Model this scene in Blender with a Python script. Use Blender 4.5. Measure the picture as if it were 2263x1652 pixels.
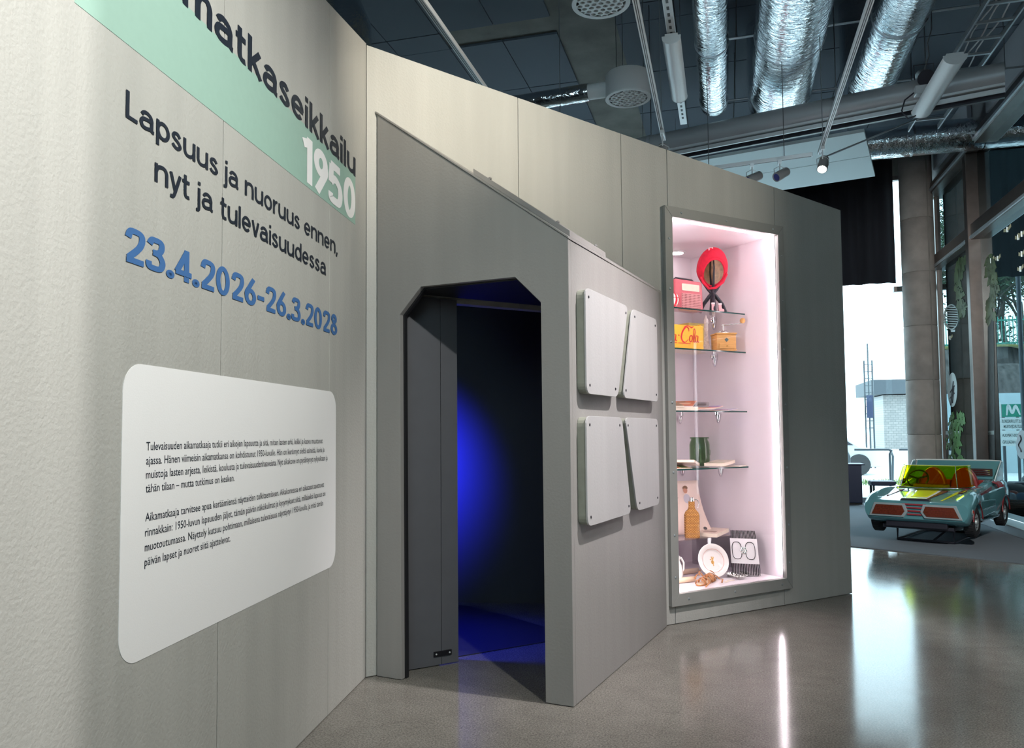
import bpy, bmesh, math, random
from mathutils import Vector, Matrix, noise as mnoise
random.seed(7)
sc = bpy.context.scene
for o in list(bpy.data.objects): bpy.data.objects.remove(o)
col = sc.collection
PI = math.pi
R = math.radians

# ------------------------------------------------------------------ camera
FPX, PX, PY, EYE = 1720.0, 1131.5, 866.0, 1.35
_p, _r = math.atan(.0516), math.atan(.0084)
_fw = Vector((0, math.cos(_p), math.sin(_p)))
_u0 = Vector((0, -math.sin(_p), math.cos(_p)))
_rt = Vector((1, 0, 0)) * math.cos(_r) - _u0 * math.sin(_r)
_up = _u0 * math.cos(_r) + Vector((1, 0, 0)) * math.sin(_r)
CAM = Vector((0, 0, EYE))
cd = bpy.data.cameras.new('camera')
cd.sensor_fit = 'HORIZONTAL'; cd.sensor_width = 36.0
cd.lens = FPX / 2263 * 36.0
cd.shift_y = (PY - 826) / 2263
cd.clip_start = .05; cd.clip_end = 300
cam = bpy.data.objects.new('camera', cd); col.objects.link(cam)
cam.matrix_world = Matrix(((_rt.x, _up.x, -_fw.x, CAM.x), (_rt.y, _up.y, -_fw.y, CAM.y),
                           (_rt.z, _up.z, -_fw.z, CAM.z), (0, 0, 0, 1)))
sc.camera = cam
sc.view_settings.view_transform = 'Standard'
sc.view_settings.look = 'None'
sc.view_settings.gamma = 1.0
sc.view_settings.use_curve_mapping = False
sc.view_settings.exposure = 1.2

# ------------------------------------------------------------------ sky
w = bpy.data.worlds.new('overcast_sky'); sc.world = w
w.use_nodes = True
bg = w.node_tree.nodes['Background']
bg.inputs['Color'].default_value = (.67, .88, 1.0, 1)
bg.inputs['Strength'].default_value = 2.9

# ------------------------------------------------------------------ frames: x along a heading, y to its left, z up
def frame(x, y, heading, z=0.0):
    h = R(heading)
    return Matrix(((math.sin(h), -math.cos(h), 0, x), (math.cos(h), math.sin(h), 0, y), (0, 0, 1, z), (0, 0, 0, 1)))
AX, AY = -.824, 4.385            # foot of the corner between the two partitions
KX, KY = .290, 3.890             # foot of the booth's outer corner
FL = frame(AX, AY, 7.0)          # left partition
FB = frame(AX, AY, 59.8)         # back partition
FS = frame(KX, KY, 26.1)         # booth side
FF = frame(KX, KY, 116.1)        # booth front
FR = frame(0, 0, 105.3)          # the hall: x to the glass wall, y to the far facade
FC = frame(4.656, 9.091, 133.0, .054) @ Matrix.Scale(.96, 4)    # toy car: x across, y to its rear
IDM = Matrix.Identity(4)
def T(x=0, y=0, z=0): return Matrix.Translation((x, y, z))
def RZ(d): return Matrix.Rotation(R(d), 4, 'Z')
def RX(d): return Matrix.Rotation(R(d), 4, 'X')
def RY(d): return Matrix.Rotation(R(d), 4, 'Y')
def see(px, py, M, axis, val):
    """point of the plane (axis = val) of frame M that lies on the sight line of a measured photo point, in M's coordinates"""
    d = _fw + _rt * ((px - PX) / FPX) - _up * ((py - PY) / FPX)
    Mi = M.inverted(); o = Mi @ CAM; dd = Mi.to_3x3() @ d
    return o + dd * ((val - o[axis]) / dd[axis])

# ------------------------------------------------------------------ materials
MATS = {}
def mat(name, c, rough=.5, metal=0.0, var=0.0, vscale=8.0, bump=0.0, bscale=60.0, stretch=None, emit=None, estr=0.0,
        alpha=None, trans=0.0, ior=1.45, spec=.5, coat=0.0, rvar=0.0):
    if name in MATS: return MATS[name]
    m = bpy.data.materials.new(name); m.use_nodes = True
    nt = m.node_tree; b = nt.nodes['Principled BSDF']
    b.inputs['Base Color'].default_value = (*c, 1)
    b.inputs['Roughness'].default_value = rough
    b.inputs['Metallic'].default_value = metal
    b.inputs['IOR'].default_value = ior
    b.inputs['Specular IOR Level'].default_value = spec
    b.inputs['Transmission Weight'].default_value = trans
    b.inputs['Coat Weight'].default_value = coat
    if emit: b.inputs['Emission Color'].default_value = (*emit, 1); b.inputs['Emission Strength'].default_value = estr
    if var or bump or rvar:
        tc = nt.nodes.new('ShaderNodeTexCoord'); mp = nt.nodes.new('ShaderNodeMapping')
        nt.links.new(tc.outputs['Object'], mp.inputs['Vector'])
        if stretch: mp.inputs['Scale'].default_value = stretch
    if var or rvar:
        n = nt.nodes.new('ShaderNodeTexNoise'); n.inputs['Scale'].default_value = vscale; n.inputs['Detail'].default_value = 6
        nt.links.new(mp.outputs['Vector'], n.inputs['Vector'])
    if var:
        r = nt.nodes.new('ShaderNodeMapRange')
        r.inputs['From Min'].default_value = .3; r.inputs['From Max'].default_value = .7
        r.inputs['To Min'].default_value = 1 - var; r.inputs['To Max'].default_value = 1 + var
        nt.links.new(n.outputs['Fac'], r.inputs['Value'])
        mx = nt.nodes.new('ShaderNodeMix'); mx.data_type = 'RGBA'; mx.blend_type = 'MULTIPLY'; mx.inputs['Factor'].default_value = 1
        mx.inputs['A'].default_value = (*c, 1)
        nt.links.new(r.outputs['Result'], mx.inputs['B']); nt.links.new(mx.outputs['Result'], b.inputs['Base Color'])
    if rvar:
        r2 = nt.nodes.new('ShaderNodeMapRange')
        r2.inputs['From Min'].default_value = .3; r2.inputs['From Max'].default_value = .7
        r2.inputs['To Min'].default_value = max(0, rough - rvar); r2.inputs['To Max'].default_value = rough + rvar
        nt.links.new(n.outputs['Fac'], r2.inputs['Value']); nt.links.new(r2.outputs['Result'], b.inputs['Roughness'])
    if bump:
        n2 = nt.nodes.new('ShaderNodeTexNoise'); n2.inputs['Scale'].default_value = bscale; n2.inputs['Detail'].default_value = 4
        nt.links.new(mp.outputs['Vector'], n2.inputs['Vector'])
        bp = nt.nodes.new('ShaderNodeBump'); bp.inputs['Strength'].default_value = bump; bp.inputs['Distance'].default_value = .01
        nt.links.new(n2.outputs['Fac'], bp.inputs['Height']); nt.links.new(bp.outputs['Normal'], b.inputs['Normal'])
    MATS[name] = m
    return m
def glass(name, tint=(1, 1, 1), gloss=1.0, ior=1.45, rough=0.0, reflect_tint=(1, 1, 1)):
    """thin pane: fresnel mix of a clear tint and a mirror"""
    if name in MATS: return MATS[name]
    m = bpy.data.materials.new(name); m.use_nodes = True
    nt = m.node_tree; nt.nodes.remove(nt.nodes['Principled BSDF'])
    out = nt.nodes['Material Output']
    t = nt.nodes.new('ShaderNodeBsdfTransparent'); t.inputs['Color'].default_value = (*tint, 1)
    g = nt.nodes.new('ShaderNodeBsdfGlossy'); g.inputs['Roughness'].default_value = rough; g.inputs['Color'].default_value = (*reflect_tint, 1)
    fr = nt.nodes.new('ShaderNodeFresnel')
    ge = nt.nodes.new('ShaderNodeNewGeometry'); io = nt.nodes.new('ShaderNodeMapRange')      # same reflectance on both faces of the sheet
    io.inputs['To Min'].default_value = ior; io.inputs['To Max'].default_value = 1/ior
    nt.links.new(ge.outputs['Backfacing'], io.inputs['Value']); nt.links.new(io.outputs['Result'], fr.inputs['IOR'])
    ml = nt.nodes.new('ShaderNodeMath'); ml.operation = 'MULTIPLY'; ml.inputs[1].default_value = gloss
    mx = nt.nodes.new('ShaderNodeMixShader')
    nt.links.new(fr.outputs[0], ml.inputs[0]); nt.links.new(ml.outputs[0], mx.inputs[0])
    nt.links.new(t.outputs[0], mx.inputs[1]); nt.links.new(g.outputs[0], mx.inputs[2])
    nt.links.new(mx.outputs[0], out.inputs['Surface'])
    MATS[name] = m
    return m

# ------------------------------------------------------------------ mesh builder
def tag(o, label=None, cat=None, group=None, kind=None):
    if label: o['label'] = label
    if cat: o['category'] = cat
    if group: o['group'] = group
    if kind: o['kind'] = kind
    return o
def thing(name, label, cat, M=IDM, group=None, kind=None):
    o = bpy.data.objects.new(name, None); col.objects.link(o)
    o.empty_display_size = .1; o.matrix_world = M
    return tag(o, label, cat, group, kind)
def link_mesh(name, me, parent=None, M=IDM):
    o = bpy.data.objects.new(name, me); col.objects.link(o)
    if parent is not None: o.parent = parent; o.matrix_local = M
    else: o.matrix_world = M
    return o
def copy_tree(o, M=None, parent=None):
    c = o.copy(); col.objects.link(c)
    if parent is not None: c.parent = parent
    if M is not None: c.matrix_world = M
    for ch in list(o.children): copy_tree(ch, None, c)
    return c
class MB:
    def __init__(s): s.v = []; s.f = []
    def raw(s, vs, fs, M=None):
        n = len(s.v)
        s.v += [tuple(M @ Vector(q)) if M else tuple(q) for q in vs]
        s.f += [tuple(i + n for i in f) for f in fs]
        return s
    def box(s, x0, x1, y0, y1, z0, z1, M=None):
        if x0 > x1: x0, x1 = x1, x0
        if y0 > y1: y0, y1 = y1, y0
        if z0 > z1: z0, z1 = z1, z0
        return s.raw([(x0,y0,z0),(x1,y0,z0),(x1,y1,z0),(x0,y1,z0),(x0,y0,z1),(x1,y0,z1),(x1,y1,z1),(x0,y1,z1)],
                     [(0,3,2,1),(4,5,6,7),(0,1,5,4),(1,2,6,5),(2,3,7,6),(3,0,4,7)], M)
    def prism(s, poly, a, b, plane='xz', M=None):
        """poly extruded from a to b along the axis missing from plane"""
        f = {'xz': lambda p, t: (p[0], t, p[1]), 'xy': lambda p, t: (p[0], p[1], t), 'yz': lambda p, t: (t, p[0], p[1])}[plane]
        n = len(poly)
        vs = [f(p, a) for p in poly] + [f(p, b) for p in poly]
        fs = [tuple(range(n)), tuple(range(2*n-1, n-1, -1))] + [(i, i+n, (i+1) % n + n, (i+1) % n) for i in range(n)]
        return s.raw(vs, fs, M)
    def tube(s, path, r, n=10, cap=True, M=None, closed=False):
        P = [Vector(p) for p in path]; k = len(P)
        rad = r if isinstance(r, (list, tuple)) else [r]*k
        vs = []; fs = []; up = None
        for i in range(k):
            if closed: t = P[(i+1) % k] - P[i-1]
            else: t = (P[min(i+1, k-1)] - P[max(i-1, 0)])
            t.normalize()
            if up is None:
                up = Vector((0, 0, 1)) if abs(t.z) < .9 else Vector((1, 0, 0))
            a = t.cross(up); a.normalize(); b = a.cross(t); b.normalize(); up = b
            for j in range(n):
                q = 2*PI*j/n
                vs.append(P[i] + (a*math.cos(q) + b*math.sin(q))*rad[i])
        for i in range(k if closed else k-1):
            for j in range(n):
                i2 = (i+1) % k
                fs.append((i*n+j, i*n+(j+1) % n, i2*n+(j+1) % n, i2*n+j))
        if cap and not closed: fs += [tuple(range(n-1, -1, -1)), tuple((k-1)*n+j for j in range(n))]
        return s.raw(vs, fs, M)
    def lathe(s, prof, n=24, M=None, cap=True):
        vs = []; fs = []; k = len(prof)
        for r, z in prof:
            for j in range(n):
                q = 2*PI*j/n; vs.append((r*math.cos(q), r*math.sin(q), z))
        for i in range(k-1):
            for j in range(n):
                fs.append((i*n+j, i*n+(j+1) % n, (i+1)*n+(j+1) % n, (i+1)*n+j))
        if cap: fs += [tuple(range(n-1, -1, -1)), tuple((k-1)*n+j for j in range(n))]
        return s.raw(vs, fs, M)
    def ball(s, c, r, n=16, m=10, sc_=(1, 1, 1), M=None):
        prof = [(max(1e-4, math.sin(PI*i/m)), -math.cos(PI*i/m)) for i in range(m+1)]
        MM = Matrix.Translation(c) @ Matrix.Diagonal((r*sc_[0], r*sc_[1], r*sc_[2], 1))
        return s.lathe(prof, n, (M @ MM) if M else MM)
    def grid(s, fn, nu, nv, M=None):
        vs = [fn(i/nu, j/nv) for j in range(nv+1) for i in range(nu+1)]
        fs = [(j*(nu+1)+i, j*(nu+1)+i+1, (j+1)*(nu+1)+i+1, (j+1)*(nu+1)+i) for j in range(nv) for i in range(nu)]
        return s.raw(vs, fs, M)
    def mesh(s, name, m, smooth=None):
        me = bpy.data.meshes.new(name); me.from_pydata(s.v, [], s.f)
        bm = bmesh.new(); bm.from_mesh(me); bmesh.ops.recalc_face_normals(bm, faces=bm.faces); bm.to_mesh(me); bm.free()
        if smooth is not None:
            me.shade_smooth(); me.set_sharp_from_angle(angle=R(smooth))
        if m: me.materials.append(m)
        me.update()
        return me
    def build(s, name, m, parent=None, M=IDM, bevel=0.0, smooth=None, solid=0.0, sub=0):
        o = link_mesh(name, s.mesh(name, m, smooth), parent, M)
        if solid:
            md = o.modifiers.new('solid', 'SOLIDIFY'); md.thickness = solid; md.offset = 0
        if bevel:
            md = o.modifiers.new('bevel', 'BEVEL'); md.width = bevel; md.segments = 2; md.limit_method = 'ANGLE'; md.angle_limit = R(40)
        if sub:
            md = o.modifiers.new('sub', 'SUBSURF'); md.levels = sub; md.render_levels = sub
        return o
def rrect(x0, x1, z0, z1, r, n=6):
    P = []
    for cx, cz, a0 in ((x1-r, z1-r, 0), (x0+r, z1-r, 90), (x0+r, z0+r, 180), (x1-r, z0+r, 270)):
        for i in range(n+1):
            a = R(a0 + 90*i/n); P.append((cx + r*math.cos(a), cz + r*math.sin(a)))
    return P
def round_poly(pts, r, n=5):
    out = []; k = len(pts)
    for i in range(k):
        a, b, c = Vector(pts[i-1]), Vector(pts[i]), Vector(pts[(i+1) % k])
        d1 = (a-b).normalized(); d2 = (c-b).normalized()
        p1, p2 = b + d1*r, b + d2*r
        for j in range(n+1):
            t = j/n; out.append(tuple(p1*(1-t)**2 + b*2*t*(1-t) + p2*t**2))
    return out
def text_mesh(body, x0, x1, z0, zcap, y, name, m, bold=0.0, depth=.0012, ref='H', res=3, mirror=False, shear=0.0):
    """flat lettering in the local xz plane facing -y: fitted between x0 and x1, baseline z0, cap height up to zcap"""
    dg = bpy.context.evaluated_depsgraph_get
    def conv(s):
        c = bpy.data.curves.new('txt', 'FONT'); c.body = s; c.size = 1; c.offset = bold; c.resolution_u = res; c.shear = shear
        o = bpy.data.objects.new('txt', c); col.objects.link(o)
        bpy.context.view_layer.update()
        me = bpy.data.meshes.new_from_object(o.evaluated_get(dg()))
        bpy.data.objects.remove(o); bpy.data.curves.remove(c)
        return me
    hm = conv(ref); hy = max(v.co.y for v in hm.vertices); bpy.data.meshes.remove(hm)
    me = conv(body)
    xs = [v.co.x for v in me.vertices]; a, b = min(xs), max(xs)
    sx = (x1-x0)/(b-a); sz = (zcap-z0)/hy
    for v in me.vertices:
        v.co = Vector((x0 + (v.co.x-a)*sx, y, z0 + v.co.y*sz))
    me.name = name; me.materials.clear(); me.materials.append(m)
    return me
def spot(name, loc, target, power, color, angle, blend=.6, size=.04):
    l = bpy.data.lights.new(name, 'SPOT'); l.energy = power; l.color = color; l.spot_size = R(angle); l.spot_blend = blend; l.shadow_soft_size = size
    o = bpy.data.objects.new(name, l); col.objects.link(o); o.location = loc
    o.rotation_euler = (Vector(target) - Vector(loc)).to_track_quat('-Z', 'Y').to_euler()
    return o

# ------------------------------------------------------------------ drawn lettering: grotesque letters as strokes
def ribbon(m, pts, wds, y, f=lambda x, z: (x, z)):
    P = [Vector((p[0], 0, p[1])) for p in pts]; Q = []; Wd = []
    if not isinstance(wds, (list, tuple)): wds = [wds]*len(P)
    k_ = 1 if len(P) == 2 else 6
    for i in range(len(P)-1):
        p0, p1, p2, p3 = P[max(i-1, 0)], P[i], P[i+1], P[min(i+2, len(P)-1)]
        for k in range(k_):
            t = k/k_
            Q.append(.5*((2*p1) + (-p0+p2)*t + (2*p0-5*p1+4*p2-p3)*t*t + (-p0+3*p1-3*p2+p3)*t**3)); Wd.append(wds[i]*(1-t)+wds[i+1]*t)
    Q.append(P[-1]); Wd.append(wds[-1]); vs = []; n = len(Q); ring = (P[0]-P[-1]).length < 1e-6
    for i in range(n):
        if ring and i in (0, n-1): t = (Q[1]-Q[-2]).normalized()
        else: t = (Q[min(i+1, n-1)] - Q[max(i-1, 0)]).normalized()
        nn = Vector((-t.z, 0, t.x))*Wd[i]/2
        for q in (Q[i]+nn, Q[i]-nn): a, b = f(q.x, q.z); vs.append((a, y, b))
    m.raw(vs, [(2*i, 2*i+1, 2*i+3, 2*i+2) for i in range(n-1)])
def strokes(ch, w):
    h = w/2; X = .72; cy = X/2; rx = .235; ry = cy-h; bx = rx+h; xr = 2*rx+h
    def C(cx, cz, a, b, d0, d1, n=14): return [(cx + a*math.cos(R(d0+(d1-d0)*k/n)), cz + b*math.sin(R(d0+(d1-d0)*k/n))) for k in range(n+1)]
    def dot(x, z): return [C(x, z, h*.55, h*.55, 0, 360, 8)]
    stem = [(h, 0), (h, X)]; idot = [[(h, X+.12), (h, X+.12+w*1.05)]]
    xa = xr-.03
    if ch == 'o': return [C(bx, cy, rx, ry, 0, 360)], 2*bx
    if ch == 'e': return [C(bx, cy, rx, ry, 0, 318), [(h, cy), (bx+rx+h*.6, cy)]], 2*bx
    if ch == 'a': return [[(h+.03, X-.21), (h+.09, X-h-.05), (bx-.02, X-h), (xa-.07, X-h-.05), (xa, X-.25), (xa, X*.5), (xa, .15), (xa+.025, h*1.1), (xa+.10, h*.9)],
                          [(xa, X*.565), (bx+.03, X*.57), (h+.06, X*.50), (h, .21), (h+.06, h+.02), (bx-.04, h), (xa-.05, .13), (xa, .27)]], xa+.11
    if ch == 'u': return [[(h, X), (h, .40), (h+.01, .22), (h+.08, h+.03), (bx-.02, h), (xr-.08, h+.07), (xr, .30)], [(xr, X), (xr, 0)]], xr+h
    if ch == 'n': return [stem, [(h, X-.30), (h+.08, X-h-.07), (bx+.02, X-h), (xr-.08, X-h-.03), (xr-.01, X-.22), (xr, X-.40), (xr, 0)]], xr+h
    if ch == 'm':
        d = .355
        return [stem] + [[(h+d*k, X-.30), (h+d*k+.06, X-h-.07), (h+d*k+d*.52, X-h), (h+d*k+d-.06, X-h-.03), (h+d*k+d, X-.22), (h+d*k+d, X-.4), (h+d*k+d, 0)] for k in (0, 1)], 2*d+w
    if ch == 'r': return [stem, [(h, X-.32), (h+.08, X-h-.08), (h+.18, X-h), (h+.27, X-h)]], h+.28
    if ch == 'i': return [stem] + idot, w
    if ch == 'j': return [[(h, X), (h, .2), (h, -.10), (h-.04, -.19), (h-.15, -.20)]] + idot, w
    if ch == 'l': return [[(h, 0), (h, 1)]], w
    if ch == 'k': return [[(h, 0), (h, 1)], [(h*1.2, .24), (.46, X)], [(.20, .37), (.50, 0)]], .52
    if ch == 't': return [[(.15, X+.20), (.15, .5), (.15, .22), (.19, h+.02), (.27, h*.9), (.36, h+.01)], [(0, X-h), (.36, X-h)]], .37
    if ch == 's':
        xs = .42
        return [[(xs-.02, X-.19), (xs-.09, X-h-.04), (bx-.04, X-h), (h+.06, X-h-.05), (h+.02, X-.21), (h+.08, cy+.06), (bx-.03, cy), (xs-.05, cy-.08), (xs, .19), (xs-.06, h+.04), (bx-.04, h), (h+.07, h+.04), (h-.01, .19)]], xs+h
    if ch == 'p': return [[(h, -.26), (h, X)], C(bx, cy, rx, ry, 0, 360)], 2*bx
    if ch == 'd': return [[(xr, 0), (xr, 1)], C(bx, cy, rx, ry, 0, 360)], xr+h
    if ch == 'y': return [[(h*.6, X), (.25, .04)], [(.48, X), (.30, .16), (.20, -.12), (.13, -.20), (.02, -.20)]], .50
    if ch == 'v': return [[(h*.6, X), (.245, 0)], [(.245, 0), (.49-h*.6, X)]], .49
    if ch == 'L': return [[(h, 1), (h, 0)], [(h, h), (.46, h)]], .46
    if ch == 'A': return [[(h*.6, 0), (.32, 1)], [(.32, 1), (.64-h*.6, 0)], [(.13, .28), (.51, .28)]], .64
    if ch == ',': return [[(.10, w), (.04, -.14)]], .14
    if ch == '.': return dot(h, h), w
    if ch == '\u2013': return [[(0, .40), (.32, .40)]], .32
    if ch == '0': return [C(.27, .5, .27-h, .5-h, 0, 360, 20)], .54
    if ch == '1': return [[(.24, 0), (.24, 1)], [(.24, 1-h*1.1), (.02, .80)]], .24+h
    if ch == '2': return [[(h, .70), (h+.05, .88), (.25, 1-h), (.42, .88), (.45, .70), (.36, .47), (h+.02, h+.06)], [(h*.5, h), (.50, h)]], .50
    if ch == '3': return [[(h, .76), (h+.06, .89), (.24, 1-h), (.41, .89), (.43, .72), (.35, .58), (.18, .54)], [(.18, .54), (.36, .50), (.46, .31), (.40, .12), (.23, h), (.08, .11), (h-.02, .26)]], .46+h
    if ch == '4': return [[(.36, 0), (.36, 1)], [(.37, 1-h*.4), (.04, .25)], [(0, .25), (.52, .25)]], .52
    if ch == '5': return [[(.45, 1-h), (.07, 1-h)], [(.10, 1-h), (.07, .47)], [(.07, .49), (.16, .59), (.28, .61), (.42, .50), (.46, .31), (.40, .12), (.24, h), (.08, .11), (h-.03, .24)]], .46+h
    if ch == '6': return [C(.26, .31, .26-h, .31-h, 0, 360, 18), [(.40, 1), (.20, .66), (.08, .44), (h, .31)]], .52
    if ch == '8': return [C(.26, .27, .26-h, .27-h+.01, 0, 360, 18), C(.26, .765, .215-h, .235-h, 0, 360, 16)], .52
    if ch == '9': return [C(.26, .69, .26-h, .31-h, 0, 360, 18), [(.12, 0), (.32, .34), (.44, .56), (.52-h, .69)]], .52
    return [], .26
def drawn_text(body, x0, x1, z0, zcap, y, name, m, w=.13, gap=.085):
    runs = []; x = 0
    for ch in body:
        st, adv = strokes(ch, w); runs.append((x, st)); x += adv + gap
    x -= gap; sx = (x1-x0)/x; sz = zcap-z0; mb = MB()
    for ox, st in runs:
        for k, pts in enumerate(st):
            ribbon(mb, [(p[0]+ox, p[1]) for p in pts], w, y - .0004*k, lambda a, b: (x0 + a*sx, z0 + b*sz))
    me = bpy.data.meshes.new(name); me.from_pydata(mb.v, [], mb.f); me.materials.append(m); me.update()
    return me
# ------------------------------------------------------------------ lamps out on the tracks (their housings are built with the tracks)
WARM = (1, .92, .78); NEUT = (1, .965, .92); COOL = (.92, .97, 1)
SPOTS = [  # frame FR: x, y, z of lamp, world target, power, colour, cone, blend
    ('track_lamp', (-.41, 3.0, 3.72), (-.30, 4.80, 3.35), 78, WARM, 78, 1.0),
    ('track_lamp', (.88, 1.6, 3.72), (-1.2, 2.6, 1.6), 220, (.99, 1, .95), 92, 1.0),
    ('track_lamp', (.88, -.4, 3.72), (-1.25, .9, 1.6), 170, (1, .97, .95), 74, .6),  # added unseen lamp, stands in for daylight on the near wall
    ('track_lamp', (.88, 3.6, 3.72), (.65, 4.6, 1.1), 260, (1, .94, .95), 62, 1.0),
    ('track_lamp', (.90, 7.42, 3.70), (1.1, 4.5, .0), 230, COOL, 66, .8),
    ('track_lamp', (2.85, 5.2, 3.72), tuple(FR @ Vector((2.4, 10.9, .4))), 340, NEUT, 46, .9),  # added unseen lamp that brightens the toy car
    ('track_lamp', (2.85, 6.6, 3.72), tuple(FR @ Vector((3.3, 15.0, 3.0))), 560, NEUT, 44, .9),  # added unseen lamp, lifts the dark column
    ('track_lamp', (2.85, 4.5, 3.72), (.9, 5.3, 3.0), 75, WARM, 60, 1.0),  # added unseen lamp, evens the gradient along the cream wall
    ('track_lamp', (2.85, 2.6, 3.72), tuple(FR @ Vector((1.4, 3.9, .0))), 120, NEUT, 84, 1.0),  # added unseen lamp, lifts the foreground floor
]
for n_, l_, t_, p_, c_, a_, b_ in SPOTS:
    _L = FR @ Vector(l_) + Vector((0, 0, .03)); _L += (Vector(t_) - _L).normalized()*.075      # just in front of the lens
    spot(n_, _L, t_, p_, c_, a_, b_, (.006) if p_ == 170 else .045)

# ------------------------------------------------------------------ surfaces of the hall
def concrete_floor():
    m = bpy.data.materials.new('polished_concrete'); m.use_nodes = True; nt = m.node_tree; b = nt.nodes['Principled BSDF']
    tc = nt.nodes.new('ShaderNodeTexCoord')
    def nz(s, d=6, r=.55):
        n = nt.nodes.new('ShaderNodeTexNoise'); n.inputs['Scale'].default_value = s; n.inputs['Detail'].default_value = d; n.inputs['Roughness'].default_value = r
        nt.links.new(tc.outputs['Object'], n.inputs['Vector']); return n
    big, mid, fine = nz(.9), nz(7), nz(120, 2, .7)
    rp = nt.nodes.new('ShaderNodeValToRGB')
    rp.color_ramp.elements[0].position = .3; rp.color_ramp.elements[0].color = (.155, .145, .128, 1)
    rp.color_ramp.elements[1].position = .72; rp.color_ramp.elements[1].color = (.232, .218, .194, 1)
    s1 = nt.nodes.new('ShaderNodeMath'); s1.operation = 'MULTIPLY_ADD'; s1.inputs[1].default_value = .5
    nt.links.new(big.outputs['Fac'], s1.inputs[0])
    s2 = nt.nodes.new('ShaderNodeMath'); s2.operation = 'MULTIPLY_ADD'; s2.inputs[1].default_value = .45; s2.inputs[2].default_value = .02
    nt.links.new(mid.outputs['Fac'], s2.inputs[0]); nt.links.new(s2.outputs[0], s1.inputs[2])
    nt.links.new(s1.outputs[0], rp.inputs['Fac'])
    sp = nt.nodes.new('ShaderNodeMapRange'); sp.inputs['From Min'].default_value = .35; sp.inputs['From Max'].default_value = .68
    sp.inputs['To Min'].default_value = .62; sp.inputs['To Max'].default_value = 1.38
    nt.links.new(fine.outputs['Fac'], sp.inputs['Value'])
    # hairline cracks
    vo = nt.nodes.new('ShaderNodeTexVoronoi'); vo.feature = 'DISTANCE_TO_EDGE'; vo.inputs['Scale'].default_value = 1.1
    wn = nz(6.0, 8, .7); mxv = nt.nodes.new('ShaderNodeMix'); mxv.data_type = 'RGBA'; mxv.blend_type = 'LINEAR_LIGHT'; mxv.inputs['Factor'].default_value = .10
    nt.links.new(tc.outputs['Object'], mxv.inputs['A']); nt.links.new(wn.outputs['Color'], mxv.inputs['B'])
    nt.links.new(mxv.outputs['Result'], vo.inputs['Vector'])
    ck = nt.nodes.new('ShaderNodeMapRange'); ck.inputs['From Min'].default_value = 0; ck.inputs['From Max'].default_value = .004
    ck.inputs['To Min'].default_value = .78; ck.inputs['To Max'].default_value = 1
    nt.links.new(vo.outputs['Distance'], ck.inputs['Value'])
    m1 = nt.nodes.new('ShaderNodeMix'); m1.data_type = 'RGBA'; m1.blend_type = 'MULTIPLY'; m1.inputs['Factor'].default_value = 1
    m2 = nt.nodes.new('ShaderNodeMix'); m2.data_type = 'RGBA'; m2.blend_type = 'MULTIPLY'; m2.inputs['Factor'].default_value = 1
    nt.links.new(rp.outputs['Color'], m1.inputs['A']); nt.links.new(sp.outputs['Result'], m1.inputs['B'])
    nt.links.new(m1.outputs['Result'], m2.inputs['A']); nt.links.new(ck.outputs['Result'], m2.inputs['B'])
    nt.links.new(m2.outputs['Result'], b.inputs['Base Color'])
    rr = nt.nodes.new('ShaderNodeMapRange'); rr.inputs['To Min'].default_value = .09; rr.inputs['To Max'].default_value = .17
    nt.links.new(mid.outputs['Fac'], rr.inputs['Value']); nt.links.new(rr.outputs['Result'], b.inputs['Roughness'])
    b.inputs['IOR'].default_value = 1.4; b.inputs['Specular IOR Level'].default_value = .21
    return m
M_floor = concrete_floor()
def partition_paint(name, c, streak=.05, bumpy=.42):
    """roller-painted board: faint vertical streaks and orange-peel relief"""
    m = bpy.data.materials.new(name); m.use_nodes = True; nt = m.node_tree; b = nt.nodes['Principled BSDF']
    tc = nt.nodes.new('ShaderNodeTexCoord'); mp = nt.nodes.new('ShaderNodeMapping'); mp.inputs['Scale'].default_value = (9, 9, .5)
    nt.links.new(tc.outputs['Object'], mp.inputs['Vector'])
    n = nt.nodes.new('ShaderNodeTexNoise'); n.inputs['Scale'].default_value = 1.0; n.inputs['Detail'].default_value = 5
    nt.links.new(mp.outputs['Vector'], n.inputs['Vector'])
    r = nt.nodes.new('ShaderNodeMapRange'); r.inputs['From Min'].default_value = .3; r.inputs['From Max'].default_value = .7
    r.inputs['To Min'].default_value = 1-streak; r.inputs['To Max'].default_value = 1+streak
    nt.links.new(n.outputs['Fac'], r.inputs['Value'])
    mx = nt.nodes.new('ShaderNodeMix'); mx.data_type = 'RGBA'; mx.blend_type = 'MULTIPLY'; mx.inputs['Factor'].default_value = 1
    mx.inputs['A'].default_value = (*c, 1); nt.links.new(r.outputs['Result'], mx.inputs['B'])
    nt.links.new(mx.outputs['Result'], b.inputs['Base Color'])
    n2 = nt.nodes.new('ShaderNodeTexNoise'); n2.inputs['Scale'].default_value = 75; n2.inputs['Detail'].default_value = 4
    nt.links.new(tc.outputs['Object'], n2.inputs['Vector'])
    bp = nt.nodes.new('ShaderNodeBump'); bp.inputs['Strength'].default_value = bumpy; bp.inputs['Distance'].default_value = .006
    nt.links.new(n2.outputs['Fac'], bp.inputs['Height']); nt.links.new(bp.outputs['Normal'], b.inputs['Normal'])
    b.inputs['Roughness'].default_value = .48; b.inputs['Specular IOR Level'].default_value = .4
    return m
M_part = partition_paint('partition_paint', (.43, .425, .395))
M_booth = partition_paint('booth_paint', (.285, .275, .262), .04, .15)
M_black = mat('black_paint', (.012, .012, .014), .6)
M_dark = mat('dark_room_paint', (.045, .045, .05), .7)
M_white = mat('white_metal', (.78, .80, .80), .4, var=.03)
M_vinyl_white = mat('white_vinyl', (.88, .87, .865), .5, bump=.05, bscale=200)
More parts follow.
